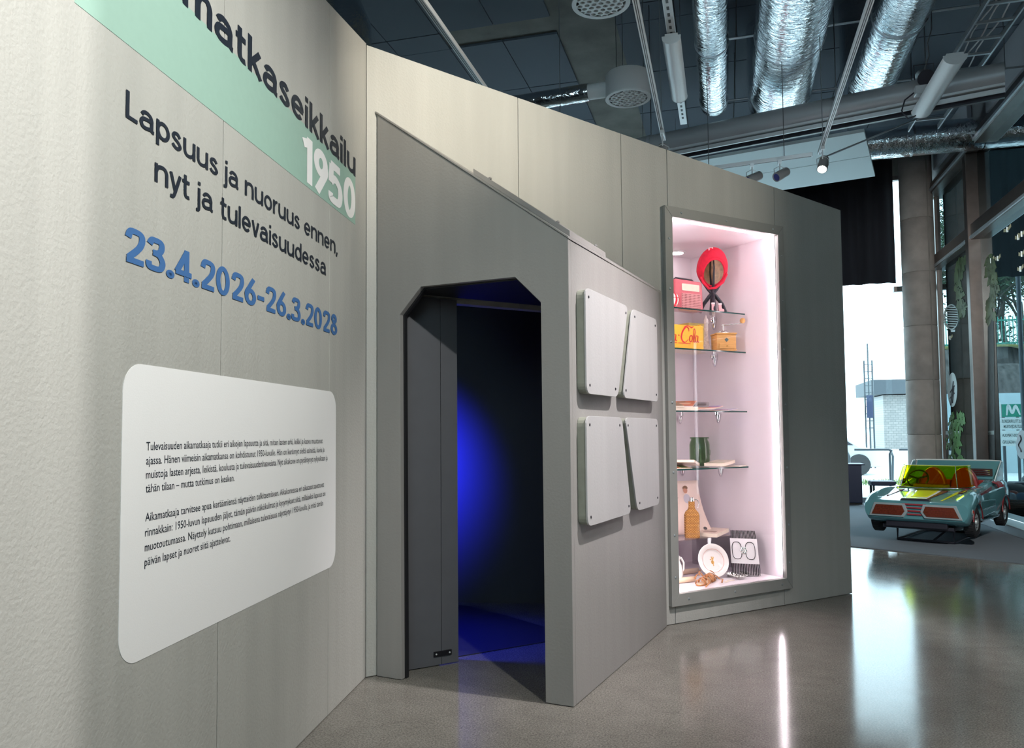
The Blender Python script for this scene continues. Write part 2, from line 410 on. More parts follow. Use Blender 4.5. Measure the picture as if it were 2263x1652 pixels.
M_vinyl_green = mat('mint_vinyl', (.31, .475, .40), .5, var=.02, vscale=30)
M_ink = mat('ink_vinyl', (.012, .018, .030), .5)
M_blueink = mat('blue_vinyl', (.055, .150, .36), .5)
M_conc = mat('bare_concrete', (.16, .155, .14), .85, var=.22, vscale=3, bump=.3, bscale=40)

# floor
g = MB().box(-9, 3.72, -7, 15.6, -.08, 0)
tag(g.build('floor', M_floor, M=FR), kind='structure')

# ------------------------------------------------------------------ left partition
wl = thing('wall_left', None, None, FL, kind='structure')
def ltop(u): return 3.597 + .166*u
for a, b in ((-6.4, -2.74), (-2.735, -1.662), (-1.657, -.588), (-.583, -.002)):
    MB().prism([(a, 0.004), (b, 0.004), (b, ltop(b)), (a, ltop(a))], 0, .06).build('panel', M_part, wl, bevel=.0015)
MB().prism([(-2.447, 2.468), (-.196, 2.486), (-.196, 2.757), (-2.40, 2.757), (-2.46, 2.70)], -.0012, 0).build('green_band', M_vinyl_green, wl)['label'] = 'mint green band under the title'
MB().prism(rrect(-2.219, -.492, .702, 1.558, .085, 10), -.0015, 0).build('text_panel', M_vinyl_white, wl)['label'] = 'white rounded panel with black printed text'
def letter(body, x0, x1, z0, z1, m, lab=None, bold=0.0, y=-.0022, ref='H', res=3):
    me = text_mesh(body, x0, x1, z0, z1, y, 'lettering', m, bold=bold, ref=ref, res=res)
    o = link_mesh('lettering', me, wl)
    if lab: o['label'] = lab
    return o
def drawn(body, x0, x1, z0, z1, m, lab, w, gap=.085):
    link_mesh('lettering', drawn_text(body, x0, x1, z0, z1, -.0022, 'lettering', m, w, gap), wl)['label'] = lab
drawn('Aikamatkaseikkailu', -2.44, -.197, 2.750, 2.892, M_ink, 'dark title lettering above the green band', .155, .085)
drawn('1950', -.938, -.200, 2.500, 2.712, M_vinyl_white, 'white numerals 1950 on the green band', .185, .05)
drawn('Lapsuus ja nuoruus ennen,', -2.228, -.480, 2.256, 2.337, M_ink, 'dark subtitle lettering, first line', .135)
drawn('nyt ja tulevaisuudessa', -2.082, -.638, 2.118, 2.200, M_ink, 'dark subtitle lettering, second line', .135)
drawn('23.4.2026\u201326.3.2028', -2.222, -.477, 1.844, 1.947, M_blueink, 'blue date lettering', .165, .075)
BODY = [('Tulevaisuuden aikamatkaaja tutkii eri aikojen lapsuutta ja sit\u00e4, miten lasten arki, leikki ja kasvu muuttuvat', -.676, 1.306),
        ('ajassa. H\u00e4nen viimeisin aikamatkansa on kohdistunut 1950-luvulle. H\u00e4n on ker\u00e4nnyt sielt\u00e4 esineit\u00e4, kuvia ja', -.651, 1.264),
        ('muistoja lasten arjesta, leikist\u00e4, koulusta ja tulevaisuudenhaaveista. Nyt aikakone on pys\u00e4htynyt nykyaikaan ja', -.609, 1.223),
        ('t\u00e4h\u00e4n tilaan \u2013 mutta tutkimus on kesken.', -1.555, 1.182),
        ('Aikamatkaaja tarvitsee apua ker\u00e4\u00e4miens\u00e4 n\u00e4ytteiden tulkitsemiseen. Aikakoneessa eri aikatasot asettuvat', -.655, 1.098),
        ('rinnakkain: 1950-luvun lapsuuden j\u00e4ljet, t\u00e4m\u00e4n p\u00e4iv\u00e4n n\u00e4k\u00f6kulmat ja kysymykset siit\u00e4, millaiseksi lapsuus on', -.637, 1.054),
        ('muotoutumassa. N\u00e4yttely kutsuu pohtimaan, millaisena tulevaisuus n\u00e4ytt\u00e4ytyi 1950-luvulla, ja mit\u00e4 t\u00e4m\u00e4n', -.666, 1.011),
        ('p\u00e4iv\u00e4n lapset ja nuoret siit\u00e4 ajattelevat.', -1.582, .968)]
for s_, xe, zb in BODY:
    letter(s_, -2.103, xe, zb, zb + .0245, M_ink, None, .004, res=2)

# ------------------------------------------------------------------ back partition (opening to the dark room, recess for the display case)
wb = thing('wall_back', None, None, FB, kind='structure')
def btop(u): return 3.590 - .0937*u
DH, DA, DB_ = 2.13, .566, 1.50        # doorway head, left and right jamb
G = .0025
def bp(poly): MB().prism(poly, 0, .07).build('panel', M_part, wb, bevel=.0012)
bp([(.002, .004), (.457-G, .004), (.457-G, DH-.02), (DA, DH-.02), (DA, DH), (1.015-G, DH), (1.015-G, btop(1.015)), (.002, btop(0))])
bp([(1.015+G, DH), (DB_, DH), (DB_, .004), (1.845-G, .004), (1.845-G, btop(1.845)), (1.015+G, btop(1.015))])
bp([(1.845+G, .004), (2.262-G, .004), (2.262-G, btop(2.262)), (1.845+G, btop(1.845))])
bp([(2.262+G, 2.892), (3.372-G, 2.892), (3.372-G, btop(3.372)), (2.262+G, btop(2.262))])
bp([(2.262+G, .004), (3.372-G, .004), (3.372-G, .205), (2.262+G, .205)])
bp([(3.372+G, .004), (4.178, .004), (4.178, btop(4.178)), (3.372+G, btop(3.372))])
MB().box(.457+G, DA, -.004, .07, .03, DH-.021).build('jamb_board', M_part, wb, bevel=.0015)
M_steel = mat('dark_steel', (.05, .05, .06), .35, .8)
hb = MB().box(.405, .52, -.020, -.0125, .055, .085).build('floor_bracket', M_steel, wb, bevel=.002)
for x_ in (.42, .505): MB().lathe([(.005, 0), (.005, .003), (.001, .004)], 8, T(x_, -.020, .07) @ RX(90)).build('screw', M_white, hb)

# ------------------------------------------------------------------ dark room behind the doorway
dr = thing('wall_inner', None, None, IDM, kind='structure')
def wallseg(name, p, q, z0, z1, th, m, parent):
    d = Vector((q[0]-p[0], q[1]-p[1], 0)); n = Vector((-d.y, d.x, 0)).normalized()*th
    P = [(p[0], p[1]), (q[0], q[1]), (q[0]+n.x, q[1]+n.y), (p[0]+n.x, p[1]+n.y)]
    return MB().prism(P, z0, z1, 'xy').build(name, m, parent)
wallseg('rear_board', (-2.4, 6.45), (.58, 6.20), 0, 2.62, .06, M_dark, dr)
wallseg('side_board', (-2.4, 3.9), (-2.4, 6.45), 0, 2.62, .06, M_dark, dr)
cb = FB @ Vector((2.12, .10, 0)); wallseg('side_board', (.58, 6.20), (cb.x, cb.y), 0, 2.62, -.05, M_dark, dr)
cpl = [(-2.4, 4.0), (AX-.10, AY+.02), tuple((FB @ Vector((2.0, .10, 0)))[:2]), (.56, 6.2), (-2.4, 6.45)]
MB().prism(cpl, 2.62, 2.66, 'xy').build('ceiling_board', M_black, dr)
M_mat = mat('dark_rubber_mat', (.045, .045, .048), .55, bump=.2, bscale=150)
mt = MB().prism([tuple((FB @ Vector((u, d, 0)))[:2]) for u, d in ((DA+.01, .085), (DB_-.01, .085), (1.3, 1.3), (DA+.01, 1.4))], .001, .006, 'xy').build('floor_mat', M_mat)
tag(mt, 'dark rubber mat on the floor inside the blue doorway', 'floor mat')
BL = (.02, .03, 1.0)
spot('blue_lamp', FB @ Vector((.25, .95, 1.25)), tuple(FB @ Vector((.70, 1.62, 1.10))), 430, BL, 94, 1.0, .05)
spot('blue_lamp', FB @ Vector((.30, .30, 1.9)), tuple(FB @ Vector((.72, .32, 0))), 75, BL, 52, 1.0, .04)
spot('white_lamp', FB @ Vector((.36, .16, 1.3)), tuple(FB @ Vector((.60, .13, 0))), 5, (.7, .75, 1), 10, .6, .01)

# unseen black board added to shade the left partition past its lit near end
_lp = FR @ Vector((.88, -.4, 3.72)); _wp = FL @ Vector((-2.50, 0, 0))
_d = Vector((_wp.x-_lp.x, _wp.y-_lp.y, 0)); _e = _lp + _d*.16; _n = Vector((_d.y, -_d.x, 0)).normalized()
fg = thing('added_light_flag', 'unseen black board added beside a spotlight to shade the near wall', 'flag board', Matrix(((_n.x, _d.normalized().x, 0, _e.x), (_n.y, _d.normalized().y, 0, _e.y), (0, 0, 1, 0), (0, 0, 0, 1))))
MB().box(0, .75, 0, .008, 2.75, 3.74).build('flag_sheet', M_black, fg)
for x in (.06, .22): MB().tube([(x, .004, 3.74), (x, .004, 4.80)], .004, 6).build('hanger', M_steel, fg)
# ------------------------------------------------------------------ booth in front of the doorway
bo = thing('entrance_booth', 'grey lean-to entrance booth with chamfered doorway lit blue inside', 'booth', FF)
def kz(u): return 2.326 - .735*u      # roof height above a point of the front
MB().prism([(-1.175, .003), (-1.012, .003), (-1.020, 2.014), (-.880, 2.160), (-.300, 2.158), (-.155, 2.014), (-.150, .003),
            (0, .003), (0, kz(0)), (-1.175, kz(-1.175))], 0, .035).build('front_panel', M_booth, bo, bevel=.002)
MB().prism([(-1.10, .003), (-1.002, .003), (-1.010, 2.010), (-.876, 2.150), (-.304, 2.148), (-.163, 2.010), (-.158, .003),
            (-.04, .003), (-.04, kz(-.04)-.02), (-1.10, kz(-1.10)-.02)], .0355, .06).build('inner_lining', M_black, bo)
side = MB().box(-.035, 0, .0355, 1.745, .003, 2.322)
side.build('side_panel', M_booth, bo, bevel=.002)
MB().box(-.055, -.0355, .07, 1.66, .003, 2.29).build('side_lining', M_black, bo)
tri = [(-1.185, -.006), (.004, -.006), (.004, 1.735), (-1.155, .045)]
def slab(poly, off, th):
    m = MB(); n = len(poly)
    m.raw([(x, y, kz(x)+off) for x, y in poly] + [(x, y, kz(x)+off+th) for x, y in poly],
          [tuple(range(n)), tuple(range(2*n-1, n-1, -1))] + [(i, (i+1) % n, (i+1) % n+n, i+n) for i in range(n)])
    return m
slab(tri, .001, .012).build('roof_board', M_booth, bo, bevel=.002)
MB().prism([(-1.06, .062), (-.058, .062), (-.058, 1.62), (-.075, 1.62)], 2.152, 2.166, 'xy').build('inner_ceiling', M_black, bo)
M_wallshade = mat('wall_shade_tone', (.115, .115, .125), .55, var=.04)  # shade on the wall inside the booth, put into the colour of thin sheets
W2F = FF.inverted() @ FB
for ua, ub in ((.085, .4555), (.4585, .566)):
    MB().box(ua, ub, -.012, -.0045, .006, 2.148).build('wall_shade_sheet', M_wallshade, bo, W2F)
cap = slab([(-.60, .10), (-.030, .10), (-.030, .66)], .013, .032).build('roof_hatch', M_booth, bo, bevel=.002)
for u_, d_ in ((-.50, .11), (-.10, .11), (-.04, .52)):
    MB().lathe([(.010, 0), (.010, .008), (.003, .012)], 8, T(u_, d_, kz(u_)+.045)).build('screw', M_booth, cap)
M_plate = partition_paint('plate_paint', (.42, .415, .41), .05, .12)
M_core = mat('plate_core', (.27, .28, .23), .55, var=.08, vscale=20)
S2F = FF.inverted() @ FS
PL = [[(.090, 2.089), (.800, 2.089), (.590, 1.543), (.090, 1.543)], [(.885, 2.089), (1.425, 2.089), (1.425, 1.543), (.690, 1.543)],
      [(.080, 1.430), (.655, 1.430), (.800, .872), (.080, .872)], [(.718, 1.430), (1.412, 1.430), (1.412, .872), (.925, .872)]]
for poly in PL:
    c = (sum(p[0] for p in poly)/4, sum(p[1] for p in poly)/4)
    pl = MB().prism(round_poly(poly, .055), -.056, -.046).build('info_plate', M_plate, bo, S2F, bevel=.0015)
    MB().prism(round_poly([(c[0]+(x-c[0])*.975, c[1]+(z-c[1])*.985) for x, z in poly], .05), -.0455, -.001).build('backing_block', M_core, pl, bevel=.002)
    for x, z in poly:
        a, b = x + (.045 if x < c[0] else -.045), z + (.045 if z < c[1] else -.045)
        MB().lathe([(.0075, 0), (.0075, .002), (.004, .0035), (.001, .0035)], 10, T(a, -.056, b) @ RX(90)).build('screw', M_steel, pl)

# ------------------------------------------------------------------ the hall: far facade, glass wall, ceiling
M_frame = mat('dark_bronze_frame', (.11, .095, .088), .32, .75, var=.1)
M_alu = mat('grey_aluminium', (.46, .50, .53), .35, .7, var=.05)
M_facpane = glass('facade_glass', (.93, .97, .97), 1.0, 1.25)
M_darkpane = glass('reflecting_glass', (.05, .065, .07), 1.0, 2.6, 0.0, (.82, .97, 1.0))
SF = 15.63
wf = thing('wall_far', None, None, FR, kind='structure')
MB().box(-9, 3.9, SF, SF+.25, 6.05, 6.9).build('header', M_conc, wf)
MB().box(-9, -6.2, SF, SF+.25, 0, 6.05).build('pier', M_conc, wf)
MB().box(-6.2, 3.9, SF-.02, SF+.12, 0, .10).build('sill', M_alu, wf)
MB().box(-6.2, 3.9, SF, SF+.10, 5.97, 6.05).build('frame_head', M_frame, wf)
for r_ in (-6.16, -4.2, -2.3, -.35, 3.74):
    MB().box(r_-.035, r_+.035, SF, SF+.10, .10, 5.97).build('mullion', M_frame, wf)
MB().box(3.06, 3.71, SF, SF+.10, 3.88, 3.98).build('frame_transom', M_frame, wf)
pn = [-6.125, -4.2, -2.3, -.35, 3.705]
for a, b in zip(pn, pn[1:]):
    MB().box(a+.035, b-.035, SF+.04, SF+.052, .10, 5.97).build('pane', M_facpane, wf)
# glass wall on the right
WR = 3.72
wr = thing('wall_right', None, None, FR, kind='structure')
M_greywall = mat('grey_plaster', (.17, .165, .17), .8, var=.05)
MB().box(WR, WR+.2, -7, SF, 5.66, 6.9).build('upper_wall', M_greywall, wr)
MB().box(WR-.16, WR+.12, -7, 15.35, 5.47, 5.655).build('frame_head', M_frame, wr, bevel=.006)
MB().box(WR-.19, WR-.161, -7, 15.30, 5.50, 5.54).build('head_rail', M_alu, wr)
MB().box(WR-.13, WR+.08, -7, 15.35, 4.16, 4.39).build('frame_transom', M_frame, wr, bevel=.006)
MB().box(WR-.150, WR-.131, -7, 15.30, 4.17, 4.21).build('transom_rail', M_alu, wr)
MB().box(WR-.27, WR+.12, -7, 15.55, 0.003, .115).build('sill', M_alu, wr, bevel=.01)
MB().box(WR-.05, WR+.12, 15.18, SF, .12, 5.66).build('mullion', M_frame, wr, bevel=.006)
ms = [12.88, 10.1, 7.3, 4.5, 1.7, -1.1, -3.9, -6.7]
for s_ in ms:
    MB().box(WR-.17, WR+.10, s_, s_+.15, .12, 5.47).build('mullion', M_frame, wr, bevel=.012)
    MB().box(WR-.085, WR-.04, s_+.15, s_+.21, .12, 5.47).build('mullion_bead', M_frame, wr)
eds = [15.18] + ms
for a, b in zip(eds[1:], eds):
    MB().box(WR-.006, WR+.006, a+.15 if a in ms else a, b, .12, 4.16).build('pane', M_darkpane, wr)
    MB().box(WR-.006, WR+.006, a+.15 if a in ms else a, b, 4.39, 5.47).build('pane', M_darkpane, wr)
MB().box(WR+2.5, WR+2.6, -7, SF, 0, 6.9).build('rear_board', M_black, wr)
MB().box(WR+.15, WR+2.5, -7, SF, -.05, 0).build('floor_board', M_black, wr)
# acoustic boards on the wall above the glass
M_acou = mat('grey_acoustic_board', (.33, .34, .37), .8, bump=.1, bscale=200)
for a, b, z0, z1 in ((14.10, 15.10, 5.93, 6.39), (13.05, 14.07, 5.93, 6.39), (9.0, 12.2, 5.80, 6.39)):
    MB().box(WR-.07, WR-.005, a, b, z0, z1).build('acoustic_board', M_acou, wr, bevel=.006)
# enclosing walls out of view, with two rear windows added for daylight fill
bk = thing('wall_rear', None, None, FR, kind='structure')
MB().box(-9, WR, -7.2, -7, 0, 2.6).build('parapet', M_greywall, bk)
MB().box(-9, WR, -7.2, -7, 5.9, 6.9).build('header', M_greywall, bk)
for a, b in ((-9, -4.6), (-2.0, -.4), (2.2, WR)): MB().box(a, b, -7.2, -7, 2.6, 5.9).build('pier', M_greywall, bk)
for a, b in ((-4.6, -2.0), (-.4, 2.2)): MB().box(a, b, -7.11, -7.09, 2.6, 5.9).build('pane', M_facpane, bk)
sd = MB().box(-9.2, -9, -7.2, SF, 0, 6.9).build('wall_side', M_greywall, M=FR); tag(sd, kind='structure')

# ceiling: bare slab with hung boards
ce = thing('ceiling', None, None, FR, kind='structure')
MB().box(-9.2, WR+2.6, -7.2, SF+.25, 6.433, 6.75).build('slab', M_conc, ce)
M_tile = mat('slate_ceiling_board', (.10, .118, .145), .85, bump=.1, bscale=150)
TM = MB().box(-.355, .355, -.695, .695, 6.40, 6.43).mesh('ceiling_board', M_tile)
for i in range(13):
    for j in range(-2, 8):
        r_ = -5.56 + .722*i + .361 - .0; s_ = 9.46 + .70 + 1.41*(j-4)
        if j < 4: s_ -= .41
        if -1.60 < r_ < -.9: continue
        if s_ > 15: continue
        o = link_mesh('ceiling_board', TM, ce); o.location = (r_ if r_ < -1.2 else r_ + .02, s_, 0)
# extra boards fill the gap row except over the bare strip
TM2 = MB().box(-.355, .355, -.20, .20, 6.40, 6.43).mesh('ceiling_board', M_tile)
for i in range(13):
    r_ = -5.56 + .722*i + .361
    if -3.1 < r_ < -.9: continue
    o = link_mesh('ceiling_board', TM2, ce); o.location = (r_ if r_ < -1.2 else r_ + .02, 9.255, 0)
# blackout curtain in front of the far facade
M_curt = mat('navy_curtain', (.006, .008, .013), .9, bump=.1, bscale=300)
def curt(u, v):
    r_ = -6.1 + u*(3.075+6.1)
    return (r_, SF-.16 + .035*math.sin(r_*21) + .015*math.sin(r_*8.3+1), 4.02 + v*2.3)
c_ = MB().grid(curt, 420, 1).build('blackout_curtain', M_curt, M=FR, smooth=60, solid=.004)
tag(c_, 'black pleated blackout curtain over the far window', 'curtain')
# concrete column
M_col = mat('column_concrete', (.21, .195, .18), .8, var=.14, vscale=5, bump=.25, bscale=60)
cl = thing('concrete_column', 'round bare concrete column between curtain and glass wall', 'column', FR @ T(3.36, 15.10, 0))
z_ = 0.0
for k, h_ in enumerate((1.25, .95, .95, .95, .95, 1.33)):
    MB().lathe([(.262, 0.004), (.268, .010), (.268, h_-.010), (.262, h_-.004)], 40, T(0, 0, z_)).build('column_drum', M_col, cl, smooth=50)
    z_ += h_
MB().lathe([(.255, .004), (.255, 6.38)], 32).build('column_core', M_conc, cl, smooth=50)
MB().box(-.012, .012, -.274, -.262, 0.02, 6.3, RZ(28)).build('formwork_seam', M_conc, cl)
# ------------------------------------------------------------------ lit display case in the back partition
dc = thing('display_case', 'tall recessed glass-fronted display case lit pink in the back wall', 'display case', FB)
U0, U1, Z0, Z1, DD = 2.276, 3.364, .212, 2.884, .945
M_case = mat('case_liner', (.80, .72, .755), .4, var=.01)
M_caseframe = mat('case_frame_paint', (.30, .30, .28), .4, var=.04)
M_clear = glass('clear_glass', (.97, .985, .98), .9, 1.35)
M_shelfedge = mat('glass_edge', (.015, .060, .055), .15)
M_led = mat('led_strip', (1, 1, 1), .5, emit=(1, .86, .92), estr=13)
M_chrome = mat('chrome', (.75, .75, .77), .12, 1.0)
MB().box(U0-.008, U1+.008, DD, DD+.012, Z0-.01, Z1+.01).build('back_board', M_case, dc)
MB().box(U1, U1+.007, .002, DD, Z0, Z1).build('side_board', M_case, dc)
MB().box(U0-.007, U0, .002, DD, Z0, Z1).build('side_board', M_case, dc)
MB().box(U0-.007, U1+.007, .002, DD, Z1, Z1+.007).build('top_board', M_case, dc)
MB().box(U0-.007, U1+.007, .002, DD, Z0-.006, Z0).build('bottom_board', M_case, dc)
A_, B_, C_, D_ = 2.204, 3.430, .130, 2.956
a_, b_, c2_, d2_ = 2.274, 3.366, .213, 2.882
scr = MB().lathe([(.0085, 0), (.008, .003), (.004, .0055), (.001, .006)], 10).mesh('screw', M_alu, 40)
def rail(poly, pts):
    o = MB().prism(poly, -.034, -.001).build('frame_rail', M_caseframe, dc, bevel=.002)
    for u, z in pts: link_mesh('screw', scr, o, T(u, -.034, z) @ RX(90))
g_ = .0012
zs = [2.72, 2.36, 1.98, 1.55, 1.06, .62, .33]
rail([(A_, D_), (B_, D_), (b_-g_, d2_), (a_+g_, d2_)], [(2.36, 2.92), (2.81, 2.92), (3.31, 2.92)])
rail([(A_, C_), (B_, C_), (b_-g_, c2_), (a_+g_, c2_)], [(2.36, .171), (2.81, .171), (3.31, .171)])
rail([(A_, C_+g_), (A_, D_-g_), (a_, d2_-g_), (a_, c2_+g_)], [(2.239, z) for z in zs])
rail([(B_, C_+g_), (B_, D_-g_), (b_, d2_-g_), (b_, c2_+g_)], [(3.398, z) for z in zs])
MB().box(U0+.002, U1-.002, .004, .010, Z0+.002, Z1-.002).build('front_pane', M_clear, dc)
MB().box(U1-.012, U1-.001, .014, .034, Z0+.05, Z1-.02).build('led_strip', M_led, dc)
MB().box(U0+.02, U1-.03, .014, .030, Z1-.008, Z1-.001).build('led_strip', M_led, dc)
MB().box(U0+.001, U0+.016, .014, .050, Z0+.05, Z1-.02).build('led_strip', M_led, dc)  # unseen left strip added to fill the case with light
q_ = see(1496, 557, FB, 2, Z1)
dl = MB().lathe([(.075, 0), (.075, -.006), (.060, -.010), (.02, -.011)], 24, T(q_.x, q_.y, Z1)).build('downlight', M_white, dc, smooth=40)
MB().lathe([(.052, 0), (.052, -.002)], 24, T(q_.x, q_.y, Z1-.0111)).build('lens', mat('downlight_lens', (1, 1, 1), .4, emit=(1, .95, .95), estr=9), dl)
SH = [2.306, 1.990, 1.506, 1.057]
SD0 = .325
def bracket_mesh():
    m = MB()
    m.ball((0, 0, -.006), 1, 14, 8, (.050, .022, .030))
    m.lathe([(.024, -.010), (.023, -.03), (.018, -.06), (.008, -.082), (.001, -.086)], 14, T(-.010, 0, 0))
    m.lathe([(.012, .012), (.016, .016), (.012, .024), (.001, .026)], 12, T(-.020, 0, 0))
    return m.mesh('bracket', M_chrome, 50)
BRM = bracket_mesh()
brk = [[('s', 1583), ('b', 1538)], [('s', 1583), ('b', 1540)], [('s', 1588), ('b', 1497)], [('s', 1591), ('b', 1500)]]
for z, bs in zip(SH, brk):
    sh = MB().box(U0+.004, U1-.004, SD0, DD-.004, z-.009, z).build('glass_shelf', M_clear, dc)
    MB().box(U0+.004, U1-.004, SD0-.0035, SD0-.0002, z-.010, z+.001).build('shelf_edge', M_shelfedge, sh)
    for k, px in bs:
        if k == 's':
            p = see(px, 800, FB, 0, U1); link_mesh('bracket', BRM, sh, T(U1-.010, p.y, z-.010))
        else:
            p = see(px, 800, FB, 1, DD); link_mesh('bracket', BRM, sh, T(p.x, DD-.010, z-.010) @ RZ(90))

# ------------------------------------------------------------------ exhibits
def at(px, d, z): p = see(px, 800, FB, 1, d); return FB @ T(p.x, d, z)
def lu(px, d): return see(px, 800, FB, 1, d).x
def zz(px, py, d): return see(px, py, FB, 1, d).z
VIEW = -46                                  # turn about z that makes a thing face the visitor instead of the wall
M_red = mat('red_wool', (.72, .012, .045), .8, var=.12, vscale=40, bump=.5, bscale=250)
M_radio = mat('radio_red', (.62, .135, .165), .35, var=.06, vscale=15)
M_cream = mat('cream_paper', (.80, .68, .55), .7, var=.06, vscale=20)
M_lining = mat('beige_lining', (.85, .66, .48), .85, var=.25, vscale=30)
M_blk = mat('black_plastic', (.025, .025, .035), .35)
M_yel = mat('yellow_crate_paint', (.86, .46, .035), .5, var=.07, vscale=25, stretch=(1, 1, 6))
M_logo = mat('red_paint', (.66, .02, .03), .5)
M_wood = mat('beech_wood', (.62, .33, .11), .4, var=.14, vscale=10, stretch=(1, 1, 8))
M_tin = mat('polished_tin', (.72, .71, .68), .22, .95, bump=.1, bscale=60)
M_porc = mat('porcelain', (.86, .80, .76), .15, coat=.4)
# transistor radio
za = SH[0]
d_ = .42; x0, x1 = lu(1493, d_), lu(1557, d_); h_ = zz(1530, 619, d_) - za
W_ = (x1-x0)
ra = thing('portable_radio', 'red portable radio with cream dial and punched speaker grille on the top shelf', 'radio', FB @ T((x0+x1)/2, d_, za))
MB().prism(round_poly([(-W_/2, .003), (W_/2, .003), (W_/2*.94, h_*.97), (-W_/2*.94, h_)], .02), 0, .11).build('body', M_radio, ra, bevel=.008)
MB().prism(rrect(-W_*.24, W_*.36, h_*.64, h_*.86, .006, 3), -.004, -.001).build('tuning_dial', M_cream, ra)
MB().tube([(-W_*.38, .05, h_-.004), (-W_*.3, .05, h_+.016), (W_*.25, .05, h_+.012), (W_*.36, .05, h_-.01)], .008, 8).build('handle', M_blk, ra, smooth=60)
gr = MB().prism(rrect(-W_*.26, W_*.40, h_*.06, h_*.56, .008, 3), -.004, -.001).build('speaker_grille', mat('radio_grille', (.70, .30, .30), .4), ra)
hl = MB()
for i in range(14):
    for j in range(9):
        cx = -W_*.23 + W_*.60*i/13; cz = h_*(.10 + .42*j/8)
        hl.lathe([(.0042, 0), (.0042, .001)], 6, T(cx, -.004, cz) @ RX(90))
o = hl.build('grille_holes', mat('grille_hole', (.16, .03, .035), .8), gr); o['kind'] = 'stuff'
# maroon box behind the ball and the ball itself
bx = thing('maroon_tin', 'dark maroon tin with a white disc, at the left end of the top shelf', 'tin', at(1468, .42, za))
MB().box(-.10, .055, 0, .10, .001, .205).build('tin_body', mat('maroon', (.30, .02, .025), .3, var=.1), bx, bevel=.012)
MB().lathe([(.022, 0), (.020, .003)], 16, T(.028, -.0005, .145) @ RX(90)).build('disc', M_porc, bx)
bl = thing('toy_ball', 'small red and white toy ball on the top shelf', 'ball', at(1488, .350, za + .058))
def ballmat():
    m = bpy.data.materials.new('ball_stripes'); m.use_nodes = True; nt = m.node_tree; b = nt.nodes['Principled BSDF']
    tc = nt.nodes.new('ShaderNodeTexCoord'); wv = nt.nodes.new('ShaderNodeTexWave'); wv.inputs['Scale'].default_value = 9; wv.inputs['Distortion'].default_value = 3
    rp = nt.nodes.new('ShaderNodeValToRGB'); rp.color_ramp.interpolation = 'CONSTANT'
    rp.color_ramp.elements[0].color = (.75, .03, .05, 1); rp.color_ramp.elements[1].color = (.9, .75, .72, 1); rp.color_ramp.elements[1].position = .72
    nt.links.new(tc.outputs['Object'], wv.inputs['Vector']); nt.links.new(wv.outputs['Fac'], rp.inputs['Fac']); nt.links.new(rp.outputs['Color'], b.inputs['Base Color'])
    b.inputs['Roughness'].default_value = .25
    return m
MB().ball((0, 0, 0), .057, 20, 12).build('shell', ballmat(), bl, smooth=80)
MB().tube([(.0575*math.cos(t/24*2*PI), .0575*math.sin(t/24*2*PI), .012) for t in range(24)], .0018, 6, closed=True).build('seam', M_logo, bl)
# bonnet on stand
ha_d = .43
Mh = at(1578, ha_d, za) @ RZ(VIEW + 12)
st = thing('hat_stand', 'black crossed plastic hat stand on the top shelf', 'hat stand', Mh)
for s in (-1, 1):
    P = [(-.105*s, 0, .006), (-.075*s, 0, .075), (-.030*s, 0, .135), (0, 0, .165), (.035*s, 0, .20), (.085*s, 0, .27), (.108*s, 0, .35), (.095*s, 0, .45), (.04*s, 0, .525)]
    MB().tube(P, [.013, .015, .016, .019, .014, .010, .007, .006, .005], 8).build('arm', M_blk, st, smooth=60)
for s in (-1, 1):
    MB().tube([(0, .10*s, .006), (0, .05*s, .09), (0, 0, .165), (0, -.05*s, .24), (0, -.09*s, .36), (0, -.05*s, .50)], [.012, .014, .018, .009, .006, .005], 8).build('arm', M_blk, st, smooth=60)
hat = thing('wool_bonnet', 'bright red wool bonnet with chin strap and small buckle on the hat stand', 'bonnet', Mh @ T(0, .0, .365))
def hood(scale, open_deg):
    def fn(u, v):
        a = u*2*PI; th = R(open_deg) + v*(PI - R(open_deg))
        x = math.sin(th)*math.cos(a); z = math.sin(th)*math.sin(a); y = -math.cos(th)
        zs = z*1.30 if z > 0 else z*1.12
        wid = 1.0 if z > -.2 else 1.0 + .20*(z+.2)
        return (x*.122*scale*wid, y*.115*scale, zs*.142*scale)
    return fn
HT = RX(38)
MB().grid(hood(1.0, 46), 40, 14).build('hood', M_red, hat, HT, smooth=80, solid=.006)
MB().grid(hood(.93, 50), 40, 12).build('lining', M_lining, hat, HT, smooth=80)
ring = [hood(1.0, 45)(i/40, 0) for i in range(40)]
MB().tube(ring, .0085, 8, closed=True).build('hem', M_red, hat, HT, smooth=80)
MB().tube([(-.100, -.05, -.075), (-.085, -.075, -.125), (-.045, -.085, -.175), (.01, -.085, -.170), (.07, -.08, -.125), (.105, -.06, -.055)], .010, 8).build('chin_strap', M_red, hat, smooth=60)
bk_ = MB().prism(rrect(-.046, -.010, .128, .152, .004, 3), -.118, -.112).build('buckle', mat('pale_buckle', (.86, .62, .60), .3), hat)
MB().prism(rrect(-.038, -.018, .133, .147, .002, 2), -.1215, -.1185).build('buckle_strap', M_red, bk_)
